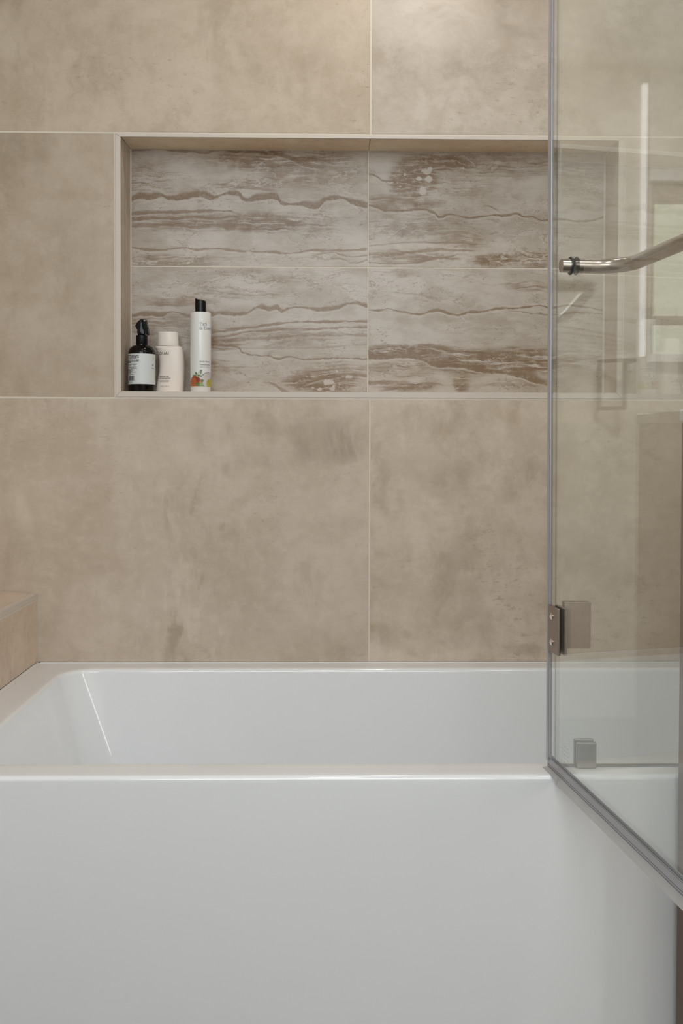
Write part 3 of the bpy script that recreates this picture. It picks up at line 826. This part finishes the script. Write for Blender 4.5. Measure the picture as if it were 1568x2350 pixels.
# faint slanted marks in the glass corner
rnd = random.Random(3)
bm = bmesh.new()
for r in range(6):
    z = EYE - 0.478 - r * 0.0062
    for k in range(3):
        x = 0.3645 + k * 0.0042
        y = PY - 0.0048
        zz = z - k * 0.0042
        bm.faces.new([bm.verts.new(p) for p in ((x, y, zz), (x + 0.0035, y, zz - 0.0034), (x + 0.0035, y, zz - 0.0018), (x, y, zz + 0.0016))])
at(obj('glass_marks', bm, M['pale_marks'], kind='stuff'), panel)

# ------------------------------------------------------------------ hinged glass door, standing open towards the room
# local axes: -Y runs along the leaf away from the hinge, +X is its outer face
HX, HZ = 0.3474, EYE - 0.504
ANG = math.radians(6.69)
door = empty('shower_door', (HX, PY, HZ), (0, -0.0037, ANG), label='open frameless clear glass door with a towel bar, hinged to the fixed panel', cat='glass door')
DW = 0.66
bm = bmesh.new()
fs = box(bm, -0.003, 0.003, -DW, -0.0002, 0, GZ1 - HZ)
for f in fs:
    f.material_index = 0 if f in (fs[3], fs[5]) else 1
obj('glass_leaf', bm, [M['glass'], M['glass_edge']], door)
# bulb seal on the hinge edge: channel over the glass and a soft fin
hz_ = GZ1 - HZ
bm = bmesh.new()
prof = [(-0.0056, -0.0100), (-0.0060, -0.0010), (-0.0054, 0.0022), (-0.0036, 0.0040), (-0.0016, 0.0038), (-0.0006, 0.0022), (-0.0010, 0.0006), (-0.0032, 0.0004), (-0.0032, -0.0100)]
loft(bm, [[(x, y, 0.0) for x, y in prof], [(x, y, hz_) for x, y in prof]])
obj('vertical_seal', bm, M['seal'], door)
bm = bmesh.new()
box(bm, -0.0058, -0.0053, -0.0112, -0.0102, 0.002, hz_)
obj('seal_lip', bm, M['seal_dark'], door)
# bottom sweep: channel, dark edges and a milky drip fin
sw = bmesh.new()
prof = [(-0.0040, 0.0060), (-0.0040, -0.009), (0.0040, -0.009), (0.0040, 0.0060), (0.0031, 0.0060), (0.0031, -0.0006), (-0.0031, -0.0006), (-0.0031, 0.0060)]
loft(sw, [[(x, -DW, z) for x, z in prof], [(x, -0.0005, z) for x, z in prof]])
sweep = obj('bottom_sweep', sw, M['seal'], door, label='grey vinyl sweep along the lower edge')
bm = bmesh.new()
for x0, x1, z0, z1 in ((-0.0044, -0.0039, 0.0053, 0.0063), (-0.0045, -0.0039, -0.0094, -0.0084), (-0.0043, -0.0039, -0.0060, -0.0050)):
    box(bm, x0, x1, -DW, -0.001, z0, z1)
obj('sweep_rib', bm, M['seal_dark'], sweep)
bm = bmesh.new()
prof = [(-0.0040, -0.0094), (-0.0050, -0.0140), (-0.0064, -0.0185), (-0.0080, -0.0225), (-0.0072, -0.0228), (-0.0056, -0.0190), (-0.0042, -0.0142), (-0.0030, -0.0094)]
loft(bm, [[(x, -DW, z) for x, z in prof], [(x, -0.0515, z) for x, z in prof]])
prof2 = [(-0.0040, -0.0094), (-0.0070, -0.0098), (-0.0100, -0.0101), (-0.0128, -0.0104), (-0.0128, -0.0109), (-0.0098, -0.0108), (-0.0068, -0.0105), (-0.0030, -0.0097)]
loft(bm, [[(x, -0.0515, z) for x, z in prof], [(x, -0.0505, z) for x, z in prof2], [(x, -0.004, z) for x, z in prof2]])
obj('sweep_fin', bm, M['fin'], sweep, smooth=60)
# hinge half on the door, with gaskets and screws
hp = None
for sx in (-1, 1):
    bm = bmesh.new()
    x0, x1 = sorted((sx * 0.0044, sx * 0.0078))
    box(bm, x0, x1, -0.0570, -0.0105, 0.1765, 0.2485, 0.0006)
    hp_ = obj('hinge_plate', bm, M['bronze_nickel'], door)
    if sx < 0:
        hp = hp_
    bm = bmesh.new()
    x0, x1 = sorted((sx * 0.0031, sx * 0.0042))
    box(bm, x0, x1, -0.0565, -0.0140, 0.1770, 0.2480)
    obj('hinge_gasket', bm, M['rubber'], door)
for z in (0.1930, 0.2330):
    bm = bmesh.new()
    n = 28
    rings = []
    for r, x in ((0.0052, -0.0079), (0.0052, -0.0086), (0.0046, -0.0094), (0.0034, -0.0099), (0.0022, -0.0100), (0.0020, -0.0090)):
        rings.append([(x, -0.030 + r * math.cos(2 * PI * i / n), z + r * math.sin(2 * PI * i / n)) for i in range(n)])
    loft(bm, rings)
    obj('screw', bm, M['screw'], hp, smooth=30, label='shiny round screw head')
# towel bar through the glass
BZ, BS, BN, BR = 0.7640, 0.098, 0.079, 0.0106
path = [(0.0054, -BS, BZ)]
rb = 0.048
for i in range(13):
    a = math.radians(90 * i / 12)
    path.append((BN - rb + rb * math.sin(a), -BS - rb * (1 - math.cos(a)), BZ))
for i in range(13):
    a = math.radians(90 * i / 12)
    path.append((BN - rb * (1 - math.cos(a)), -0.57 + rb - rb * math.sin(a), BZ))
path.append((0.0054, -0.57, BZ))
bm = bmesh.new()
tube(bm, path, BR, 32)
bar = obj('towel_bar', bm, M['nickel'], door, smooth=50, label='bent brushed nickel towel bar')
for s in (BS, 0.57):
    bm = bmesh.new()
    prof = [(0.0, -0.0195), (0.0092, -0.0195), (0.0100, -0.0187), (0.0102, -0.0054)]
    n = 32
    loft(bm, [[(x, -s + r * math.cos(2 * PI * i / n), BZ + r * math.sin(2 * PI * i / n)) for i in range(n)] for r, x in prof[1:]])
    obj('end_cap', bm, M['nickel'], bar, smooth=40)
    for xc in (-0.0043, 0.0043):
        bm = bmesh.new()
        prof = [(0.0104, -0.0011), (0.0132, -0.0011), (0.0138, 0.0), (0.0132, 0.0011), (0.0104, 0.0011)]
        loft(bm, [[(xc + x, -s + r * math.cos(2 * PI * i / n), BZ + r * math.sin(2 * PI * i / n)) for i in range(n)] for r, x in prof])
        obj('washer', bm, M['rubber'] if xc > 0 else M['rubber'], bar, smooth=40, label='black rubber washer')

# ------------------------------------------------------------------ things beyond the frame that the glass and the skirt reflect
pan = empty('end_panel', (0.70, -0.88, 0), label='narrow brown wooden end panel standing right of the tub skirt', cat='panel')
at(box_obj('board', 0.5310, X_R - 0.002, -0.935, -0.835, 0.0, 1.10, M['wood'], bev=0.002), pan)
at(box_obj('top', 0.5285, X_R - 0.002, -0.939, -0.831, 1.1005, 1.12, M['counter'], bev=0.003), pan)
# square towel ring on the wall behind the camera, swung out from its back plate
ring = empty('towel_ring', (1.10, Y_F, EYE + 0.215), label='dark rectangular towel ring on the wall left of the bright window', cat='towel ring')
bm = bmesh.new()
n = 0.0
pts = ((-0.088, 0.045), (-0.002, 0.125))                       # its two sides seen from above: x, distance from the wall
w = 0.014
d = Vector((pts[1][0] - pts[0][0], pts[1][1] - pts[0][1], 0)).normalized()
for a, b, z0, z1 in ((0, 1, 0.084, 0.098), (0, 1, -0.095, -0.081), (0, 0.12, -0.081, 0.084), (0.88, 1, -0.081, 0.084)):
    p = Vector((*pts[0], 0)).lerp(Vector((*pts[1], 0)), a)
    q = Vector((*pts[0], 0)).lerp(Vector((*pts[1], 0)), b)
    o_ = Vector((-d.y, d.x, 0)) * 0.006
    lo = [tuple(k) for k in (p + o_, q + o_, q - o_, p - o_)]
    loft(bm, [[(x, y, z0) for x, y, _ in lo], [(x, y, z1) for x, y, _ in lo]])
obj('ring', bm, M['dark_bronze'], ring)
bm = bmesh.new()
box(bm, -0.003, 0.040, 0.112, 0.126, 0.084, 0.098, 0.001)
box(bm, 0.026, 0.040, 0.009, 0.112, 0.084, 0.098, 0.001)
obj('arm', bm, M['dark_bronze'], ring)
bm = bmesh.new()
box(bm, 0.008, 0.058, 0.0008, 0.0085, 0.06, 0.122, 0.002)
obj('back_plate', bm, M['casing'], ring)

# ------------------------------------------------------------------ printing on curved bottles
def cut_mesh(bm, step=0.0022):
    """slice flat print along x so that it can wrap round a bottle"""
    if not bm.verts:
        return
    a, b = min(v.co.x for v in bm.verts), max(v.co.x for v in bm.verts)
    x = a + step
    while x < b:
        bmesh.ops.bisect_plane(bm, geom=bm.verts[:] + bm.edges[:] + bm.faces[:], plane_co=(x, 0, 0), plane_no=(1, 0, 0))
        x += step


def wrap_obj(name, bm, surf, mats, parent, slice_=True, **kw):
    """bm holds flat print in x,z (y = stacking height); surf(x, z, h) gives the point on the bottle"""
    if slice_:
        cut_mesh(bm)
    for v in bm.verts:
        v.co = surf(v.co.x, v.co.z, v.co.y)
    me = bpy.data.meshes.new(name)
    bm.to_mesh(me)
    bm.free()
    for k in (mats if isinstance(mats, list) else [mats]):
        me.materials.append(k)
    o = bpy.data.objects.new(name, me)
    COL.objects.link(o)
    return put(o, parent=parent, **kw)


def text_flat(bm, s, x0, x1, z0, z1, h=0.0003, bold=0.0, space=1.0):
    """lettering in the built-in font, fitted to a rectangle"""
    c = bpy.data.curves.new('lettering', 'FONT')
    c.body = s
    c.resolution_u = 3
    c.space_character = space
    c.offset = bold
    o = bpy.data.objects.new('lettering', c)
    COL.objects.link(o)
    dg = bpy.context.evaluated_depsgraph_get()
    me = o.evaluated_get(dg).to_mesh()
    vs = [v.co.copy() for v in me.vertices]
    ps = [list(p.vertices) for p in me.polygons]
    o.evaluated_get(dg).to_mesh_clear()
    bpy.data.objects.remove(o)
    bpy.data.curves.remove(c)
    ax, bx = min(v.x for v in vs), max(v.x for v in vs)
    az, bz = min(v.y for v in vs), max(v.y for v in vs)
    nv = [bm.verts.new((x0 + (v.x - ax) / (bx - ax) * (x1 - x0), h, z0 + (v.y - az) / (bz - az) * (z1 - z0))) for v in vs]
    for p in ps:
        try:
            bm.faces.new([nv[i] for i in p])
        except ValueError:
            pass


def poly_flat(bm, pts, h=0.0003, mi=0):
    f = bm.faces.new([bm.verts.new((x, h, z)) for x, z in pts])
    f.material_index = mi


def stroke_flat(bm, pts, w0, w1=None, h=0.0003, mi=0):
    """pen stroke through pts, w0 wide at the start and w1 at the end"""
    w1 = w0 if w1 is None else w1
    n = len(pts)
    L, Rr = [], []
    for i in range(n):
        a, b = pts[max(0, i - 1)], pts[min(n - 1, i + 1)]
        dx, dz = b[0] - a[0], b[1] - a[1]
        d = math.hypot(dx, dz) or 1
        w = (w0 + (w1 - w0) * i / (n - 1)) / 2
        L.append((pts[i][0] - dz / d * w, pts[i][1] + dx / d * w))
        Rr.append((pts[i][0] + dz / d * w, pts[i][1] - dx / d * w))
    for i in range(n - 1):
        poly_flat(bm, (L[i], L[i + 1], Rr[i + 1], Rr[i]), h, mi)


def arc(cx, cz, rx, rz, a0, a1, k=12):
    return [(cx + rx * math.cos(math.radians(a0 + (a1 - a0) * i / k)), cz + rz * math.sin(math.radians(a0 + (a1 - a0) * i / k))) for i in range(k + 1)]


TH, TN = 0.10, 0.045                          # thick and thin pen widths of the serif letters (capital height = 1)


def serif(ch):
    """strokes of a small old-style serif alphabet: (points, w0, w1), and the advance width"""
    sr = lambda x, z, w=0.22: ([(x - w / 2, z), (x + w / 2, z)], TN, TN)
    if ch == 'E':
        return [([(0.16, 0), (0.16, 1)], TH, TH), ([(0.03, 0.975), (0.62, 0.975)], TN, TN), ([(0.03, 0.025), (0.66, 0.025)], TN, TN), ([(0.16, 0.52), (0.5, 0.52)], TN, TN),
                ([(0.62, 1.0), (0.60, 0.80)], TN, TN * .7), ([(0.5, 0.62), (0.5, 0.42)], TN, TN), ([(0.66, 0.0), (0.70, 0.23)], TN, TN * .7)], 0.74
    if ch == 'a':
        return [(arc(0.20, 0.47, 0.17, 0.17, 160, 0), TN, TH), ([(0.37, 0.47), (0.37, 0.1), (0.46, 0.02)], TH, TN), (arc(0.2, 0.17, 0.15, 0.15, 60, 330), TN, TH * .8), ([(0.27, 0.30), (0.37, 0.35)], TN, TN)], 0.48
    if ch == 'c':
        return [(arc(0.25, 0.32, 0.2, 0.30, 40, 180), TN, TH), (arc(0.25, 0.32, 0.2, 0.30, 180, 315), TH, TN)], 0.47
    if ch == 'h':
        return [([(0.12, 0), (0.12, 1.05)], TH, TH), sr(0.12, 0.02), ([(0.02, 1.0), (0.12, 1.06)], TN, TN), (arc(0.29, 0.42, 0.15, 0.2, 170, 0), TN, TH), ([(0.44, 0.42), (0.44, 0)], TH, TH), sr(0.44, 0.02)], 0.58
    if ch == 'v':
        return [([(0.06, 0.62), (0.25, 0.0)], TH, TH * .8), ([(0.25, 0.0), (0.44, 0.62)], TN, TN), sr(0.07, 0.62), sr(0.43, 0.62)], 0.48
    if ch == 'e':
        return [(arc(0.25, 0.32, 0.2, 0.30, 0, 180), TN, TH), (arc(0.25, 0.32, 0.2, 0.30, 180, 320), TH, TN), ([(0.06, 0.36), (0.45, 0.36)], TN, TN)], 0.48
    if ch == 'r':
        return [([(0.12, 0), (0.12, 0.62)], TH, TH), sr(0.12, 0.02), ([(0.02, 0.60), (0.12, 0.63)], TN, TN), ([(0.14, 0.45), (0.24, 0.60), (0.36, 0.58)], TN, TH)], 0.38
    if ch == 'y':
        return [([(0.06, 0.62), (0.26, 0.03)], TH, TH * .8), ([(0.44, 0.62), (0.20, -0.15), (0.06, -0.25)], TN, TN), sr(0.07, 0.62), sr(0.43, 0.62)], 0.48
    if ch == '&':
        return [(arc(0.33, 0.76, 0.17, 0.21, -40, 250), TN, TH * .7), ([(0.22, 0.62), (0.45, 0.28), (0.72, 0.02)], TH, TH), (arc(0.29, 0.27, 0.23, 0.25, 110, 300), TN, TH), ([(0.42, 0.05), (0.60, 0.25), (0.66, 0.48)], TN, TN), ([(0.56, 0.49), (0.76, 0.49)], TN, TN)], 0.86
    return [], 0.26


def serif_text(bm, s, x, z, cap, stretch=1.0, h=0.0003):
    for ch in s:
        st, adv = serif(ch)
        for pts, a, b in st:
            stroke_flat(bm, [(x + p[0] * cap * stretch, z + p[1] * cap) for p in pts], a * cap, b * cap, h)
        x += adv * cap * stretch
    return x


def cyl_surf(r):
    """x is arc length from the side that faces the room"""
    return lambda x, z, h: ((r + h) * math.sin(x / r), -(r + h) * math.cos(x / r), z)


NB = NZ0                                      # bottles stand on the niche shelf

# ---- black spray bottle
sp = empty('spray_bottle', (-0.4486, 0.042, NB), label='black trigger spray bottle with a white text label, leftmost in the niche', cat='bottle')
SR = 0.0314
sp.scale = (1, 1, 0.978)
bm = bmesh.new()
prof = [(0.0, 0.0), (SR - 0.002, 0.0), (SR - 0.0006, 0.0008), (SR, 0.003), (SR, 0.0915)]
for i in range(1, 11):
    a = math.radians(90 * i / 10)
    prof.append((0.0135 + (SR - 0.0135) * math.cos(a) ** 0.9 if i < 10 else 0.0135, 0.0915 + 0.0205 * math.sin(a)))
prof += [(0.0132, 0.1145), (0.0, 0.1145)]
lathe(bm, [p for p in prof if p[0] > 0], 56)
obj('body', bm, M['amber'], sp, smooth=45)
# paper label wrapped round the front
bm = bmesh.new()
lw = SR * math.radians(118)
poly_flat(bm, ((-lw, 0.0178), (lw, 0.0178), (lw, 0.0902), (-lw, 0.0902)), 0.0003)
lab = wrap_obj('label_sheet', bm, cyl_surf(SR), M['label_white'], sp, label='white printed label')


def px_arc(p, r):                              # seen offset from the bottle axis -> arc length
    return r * math.asin(max(-0.999, min(0.999, p / r)))


bm = bmesh.new()
rr = random.Random(5)
mmz = 0.00102 / 13.05


def lz(y):                                     # height on the label measured from its foot
    return 0.0178 + (2105 - y) * 0.0724 / 925


for y, x1, hgt in ((1235, 530, 22), (1268, 525, 22), (1300, 530, 22), (1335, 455, 22), (1378, 530, 22), (1412, 530, 22), (1450, 285, 22), (1495, 465, 15), (1522, 460, 15), (1552, 290, 15), (1592, 455, 16),
                   (1640, 470, 13), (1662, 330, 13), (1690, 400, 14), (1716, 330, 14), (1742, 450, 16), (1766, 275, 14), (1800, 330, 10), (1818, 380, 10), (2022, 330, 10), (2062, 320, 20)):
    x = 163
    while x < x1:
        w = rr.choice((14, 20, 28, 40, 55, 70))
        xe = min(x + w, x1)
        a = px_arc((x - 540) * 0.0628 / 800, SR + 0.0006)
        b = px_arc((xe - 540) * 0.0628 / 800, SR + 0.0006)
        if b - a > 0.0002:
            poly_flat(bm, ((a, lz(y + hgt / 2)), (b, lz(y + hgt / 2)), (b, lz(y - hgt / 2)), (a, lz(y - hgt / 2))), 0.0006)
        x = xe + rr.choice((7, 9, 12, 22))
x = 180
while x < 380:                                 # barcode
    w = rr.choice((4, 5, 8, 12))
    a, b = (px_arc((q - 540) * 0.0628 / 800, SR + 0.0006) for q in (x, x + w))
    zb = 2000 if 190 < x < 360 else 2015
    poly_flat(bm, ((a, lz(zb)), (b, lz(zb)), (b, lz(1855)), (a, lz(1855))), 0.0006)
    x += w + rr.choice((4, 5, 7, 9))
for x0, x1, y0, y1 in ((890, 898, 1490, 1550), (905, 912, 1480, 1552), (872, 892, 1600, 1612), (880, 886, 1605, 1620), (902, 918, 1604, 1632), (914, 920, 1290, 1325)):
    a, b = (px_arc((q - 540) * 0.0628 / 800, SR + 0.0006) for q in (x0, x1))
    poly_flat(bm, ((a, lz(y1)), (b, lz(y1)), (b, lz(y0)), (a, lz(y0))), 0.0006)
wrap_obj('print', bm, cyl_surf(SR), M['ink'], lab, kind='stuff')
# collar, neck, head and trigger
bm = bmesh.new()
lathe(bm, [(0.0118, 0.1100), (0.0122, 0.1148), (0.0134, 0.1152), (0.0136, 0.1165), (0.0136, 0.1352), (0.0130, 0.1360), (0.0100, 0.1362)], 48)
obj('collar', bm, M['black_satin'], sp, smooth=35)


def hx(x):                                     # head outline, measured across from the bottle axis
    return (x - 540) * 0.0628 / 800


def hz(y):
    return 0.1362 + (605 - y) * 0.0000787


bm = bmesh.new()
prism(bm, [(hx(x), hz(y)) for x, y in ((422, 606), (425, 560), (432, 520), (415, 440), (395, 380), (352, 350), (340, 318), (352, 285), (400, 220), (455, 160), (522, 104), (540, 130), (548, 150), (575, 330), (580, 400), (612, 480), (640, 560), (640, 606))], -0.0075, 0.0075, 0.0022)
obj('spray_head', bm, M['black_plastic'], sp, rot=(0, 0, math.radians(-4)), loc=(0.0012, 0.001, 0), smooth=35)
bm = bmesh.new()
prism(bm, [(hx(x), hz(y)) for x, y in ((545, 160), (580, 140), (605, 118), (640, 114), (672, 140), (682, 190), (700, 290), (722, 400), (742, 520), (742, 585), (722, 612), (690, 600), (650, 545), (600, 470), (560, 390), (545, 330))], -0.0095, 0.0055, 0.0018)
trg = obj('trigger', bm, M['black_plastic'], sp, rot=(0, 0, math.radians(-4)), loc=(0.0022, -0.002, 0), smooth=35)
bm = bmesh.new()
n = 20
loft(bm, [[(hx(635) + r * math.cos(2 * PI * i / n), y, hz(170) + r * math.sin(2 * PI * i / n)) for i in range(n)] for r, y in ((0.0024, -0.0094), (0.0024, -0.0112), (0.0014, -0.0118))])
obj('nozzle', bm, plain('grey_nozzle', (0.30, 0.29, 0.28), 0.3), trg, smooth=30, label='pale grey nozzle')

# ---- ivory conditioner bottle with one hollowed side
co = empty('conditioner_bottle', (-0.3885, 0.071, NB), label='ivory bottle with curved-in left side and wide cap, middle one of the three bottles', cat='bottle')
KX, KZ = 0.0010436, 0.0010377
prof = [  # height above the shelf in photo units, left and right edge from the axis
    (0, -31.0, 31.5), (2, -32.3, 32.0), (8, -31.2, 32.6), (20, -28.4, 33.4), (34, -25.2, 33.9), (48, -22.9, 34.3), (60, -22.3, 34.4), (70, -22.4, 34.2), (80, -23.3, 33.7), (90, -25.6, 32.8), (97, -28.6, 32.0), (102, -31.8, 31.2), (104.2, -32.9, 30.8), (105.2, -32.2, 30.2), (106.0, -30.2, 28.4), (107.0, -24, 24)]


def cprof(z):
    zz = z / KZ
    for (za, la, ra), (zb_, lb, rb_) in zip(prof, prof[1:]):
        if za <= zz <= zb_:
            f = (zz - za) / (zb_ - za)
            return (la + (lb - la) * f) * KX, (ra + (rb_ - ra) * f) * KX
    return prof[-1][1] * KX, prof[-1][2] * KX


def csec(z, n=56):
    l_, r_ = cprof(z)
    cx, a = (l_ + r_) / 2, (r_ - l_) / 2
    top = 1.0 if z / KZ < 103 else max(0.72, 1 - (z / KZ - 103) * 0.07)
    b = 0.0195 * top
    pts = []
    for i in range(n):
        th = 2 * PI * i / n
        c, s_ = math.cos(th), math.sin(th)
        pts.append((cx + a * math.copysign(abs(c) ** 0.86, c), b * math.copysign(abs(s_) ** 0.86, s_), z))
    return pts


zs = []
for (za, _, _), (zb_, _, _) in zip(prof, prof[1:]):
    k = max(1, int((zb_ - za) / 3))
    zs += [(za + (zb_ - za) * i / k) * KZ for i in range(k)]
zs.append(prof[-1][0] * KZ)
bm = bmesh.new()
loft(bm, [csec(z) for z in zs])
obj('body', bm, M['ivory'], co, smooth=50)
bm = bmesh.new()
rings = []
for q, fx in ((107.2, 0.99), (107.8, 1.0), (120, 0.975), (136.5, 0.945), (138.2, 0.93), (139.0, 0.88)):
    rings.append([((0.0 - 0.0006 * (q - 107) / 32) + 0.0258 * fx * math.copysign(abs(math.cos(t)) ** 0.93, math.cos(t)) - 0.0001, 0.0160 * fx * math.copysign(abs(math.sin(t)) ** 0.93, math.sin(t)), q * KZ) for t in [2 * PI * i / 56 for i in range(56)]])
loft(bm, rings)
cap = obj('cap', bm, M['ivory'], co, smooth=40, loc=(-0.0027, 0, 0))


def csurf(x, z, h):
    l_, r_ = cprof(z)
    cx, a = (l_ + r_) / 2, (r_ - l_) / 2
    t = min(0.999, abs((x - cx) / a))
    c = t ** (1 / 0.86)
    s_ = math.sqrt(1 - c * c)
    return (x, -0.0195 * s_ ** 0.86 - h, z)


def cx_(x):                                    # close-up units -> metres from the bottle axis
    return ((350 + x / 15.667) - 387.0) * KX


def cz_(y):
    return (901.5 - (755 + y / 15.667)) * KZ


bm = bmesh.new()
text_flat(bm, 'OUAI', cx_(250), cx_(600), cz_(955), cz_(848), bold=0.006, space=1.1)
for s_, x0, x1, y0, y1, b_ in (('MEDIUM HAIR', 272, 612, 1750, 1717, 0.03), ('CHEVEUX MOYENS', 246, 665, 1807, 1775, 0.03), ('CONDITIONER', 286, 610, 1884, 1856, 0.0), ('REVITALISANT', 286, 612, 1932, 1904, 0.008), ('10 fl oz / 300 ml', 312, 612, 2082, 2048, 0.0)):
    text_flat(bm, s_, cx_(x0), cx_(x1), cz_(y0), cz_(y1), bold=b_, space=1.05)
wrap_obj('lettering', bm, csurf, M['ink'], co, kind='stuff')

# ---- tall white body wash bottle
bw = empty('body_wash_bottle', (-0.3113, 0.050, NB), label='tall slim white bottle with black cap and printed fruit, rightmost in the niche', cat='bottle')
BRr = 0.0247
bw.scale = (1, 1, 0.983)
bm = bmesh.new()
lathe(bm, [(BRr - 0.0030, 0.0), (BRr - 0.0014, 0.0004), (BRr - 0.0008, 0.0015), (BRr - 0.0004, 0.05), (BRr, 0.10), (BRr, 0.1885), (BRr - 0.0006, 0.1905), (BRr - 0.0022, 0.1915), (0.012, 0.1918)], 72)
obj('body', bm, M['white_bottle'], bw, smooth=35)
bm = bmesh.new()
n = 48
rings = []
for r, z in ((0.0124, 0.1918), (0.0131, 0.1925), (0.0131, 0.2140)):
    rings.append([(r * math.cos(2 * PI * i / n), r * math.sin(2 * PI * i / n), z) for i in range(n)])
for r, z0 in ((0.0131, 0.2205), (0.0124, 0.2213)):
    rings.append([(r * math.cos(2 * PI * i / n), r * math.sin(2 * PI * i / n), z0 - 0.0022 * math.cos(2 * PI * i / n) + (0.0016 if math.cos(2 * PI * i / n) < -0.62 else 0)) for i in range(n)])
loft(bm, rings)
obj('disc_cap', bm, M['black_plastic'], bw, smooth=40)


def ax(x):                                     # close-up units -> arc length from the front
    return px_arc(max(-0.0244, min(0.0244, (x - 415) * 0.0494 / 645)), BRr)


def az(y):
    return (2330 - y) * 0.0000773


bm = bmesh.new()
cap_h = az(183) - az(284)
serif_text(bm, 'Each', ax(428), az(284), cap_h, 1.02)
serif_text(bm, '& Every', ax(418), az(408), cap_h, 1.17)
wrap_obj('lettering', bm, cyl_surf(BRr), M['ink'], bw, kind='stuff')
bm = bmesh.new()
text_flat(bm, 'Body Wash', ax(432), ax(700), az(1428), az(1365))
text_flat(bm, 'Coconut & Lime', ax(432), ax(700), az(1503), az(1462), bold=0.02)
text_flat(bm, '400 ml | 13.5 fl oz', ax(438), ax(712), az(1585), az(1545))
for y, w in ((575, 12), (680, 25), (725, 25), (815, 25), (1005, 14)):
    poly_flat(bm, ((ax(95), az(y + 14)), (ax(95 + w), az(y + 14)), (ax(95 + w), az(y - 14)), (ax(95), az(y - 14))))
wrap_obj('fine_print', bm, cyl_surf(BRr), M['ink_grey'], bw, kind='stuff')
fruit = [plain('orange_fruit_print', (0.50, 0.13, 0.035), 0.3, grain=0.35, gscale=120), plain('red_fruit_print', (0.24, 0.045, 0.02), 0.3, grain=0.3, gscale=150),
         plain('leaf_print', (0.12, 0.20, 0.055), 0.3, grain=0.35, gscale=200), plain('pale_leaf_print', (0.26, 0.36, 0.15), 0.3, grain=0.3, gscale=200),
         plain('coconut_print', (0.62, 0.58, 0.56), 0.3, grain=0.08, gscale=90), plain('coconut_shell_print', (0.13, 0.08, 0.065), 0.3), plain('lime_print', (0.46, 0.40, 0.05), 0.3, grain=0.25, gscale=150)]
bm = bmesh.new()


def pf(pts, mi, h):
    poly_flat(bm, [(ax(x), az(y)) for x, y in pts], h, mi)


pf([(118, 2150), (112, 2060), (125, 1980), (160, 1900), (205, 1850), (270, 1835), (340, 1850), (400, 1880), (445, 1920), (460, 1960), (455, 2150)], 0, 0.0002)
pf([(250, 1840), (330, 1850), (400, 1880), (455, 1930), (440, 1990), (380, 2030), (330, 2020), (310, 1950), (285, 1890)], 1, 0.00026)
pf([(190, 1890), (230, 1850), (260, 1850), (235, 1900)], 1, 0.00026)
for pts, mi in (([(490, 1880), (530, 1800), (600, 1745), (690, 1715), (740, 1725), (740, 2150), (560, 2150), (520, 2060), (480, 1960)], 4),):
    pf(pts, mi, 0.0002)
bz = [(x, y) for x, y in ((468, 1870), (490, 1830), (530, 1785), (585, 1750), (640, 1728), (700, 1722))]
stroke_flat(bm, [(ax(x), az(y)) for x, y in bz], 0.0016, 0.0006, 0.00032, 5)
pf([(640, 2150), (625, 2080), (632, 2010), (660, 1955), (700, 1925), (738, 1920), (738, 2150)], 6, 0.00026)
for pts, mi, h in (([(185, 1825), (250, 1795), (330, 1800), (330, 1820), (260, 1835)], 2, .0003), ([(285, 1720), (310, 1705), (345, 1745), (360, 1800), (320, 1795), (285, 1760)], 2, .0003),
                   ([(330, 1870), (340, 1845), (420, 1845), (390, 1875)], 3, .0003), ([(375, 1755), (430, 1690), (450, 1680), (410, 1735), (380, 1765)], 3, .0003),
                   ([(430, 1660), (460, 1645), (520, 1655), (490, 1680), (480, 1760), (460, 1790), (440, 1740), (455, 1690)], 2, .00034), ([(355, 1800), (400, 1790), (470, 1810), (460, 1850), (400, 1850), (360, 1830)], 2, .00034),
                   ([(275, 2060), (340, 2040), (400, 2045), (440, 2080), (430, 2150), (360, 2150), (310, 2110)], 2, .00034), ([(400, 2150), (410, 2090), (470, 2030), (520, 2060), (560, 2150)], 3, .0003),
                   ([(460, 1970), (480, 1930), (540, 1950), (545, 1990), (510, 2040), (465, 2010)], 2, .00036), ([(720, 1905), (740, 1870), (740, 1925)], 2, .00034)):
    pf(pts, mi, h)
wrap_obj('fruit_print', bm, cyl_surf(BRr), fruit, bw)
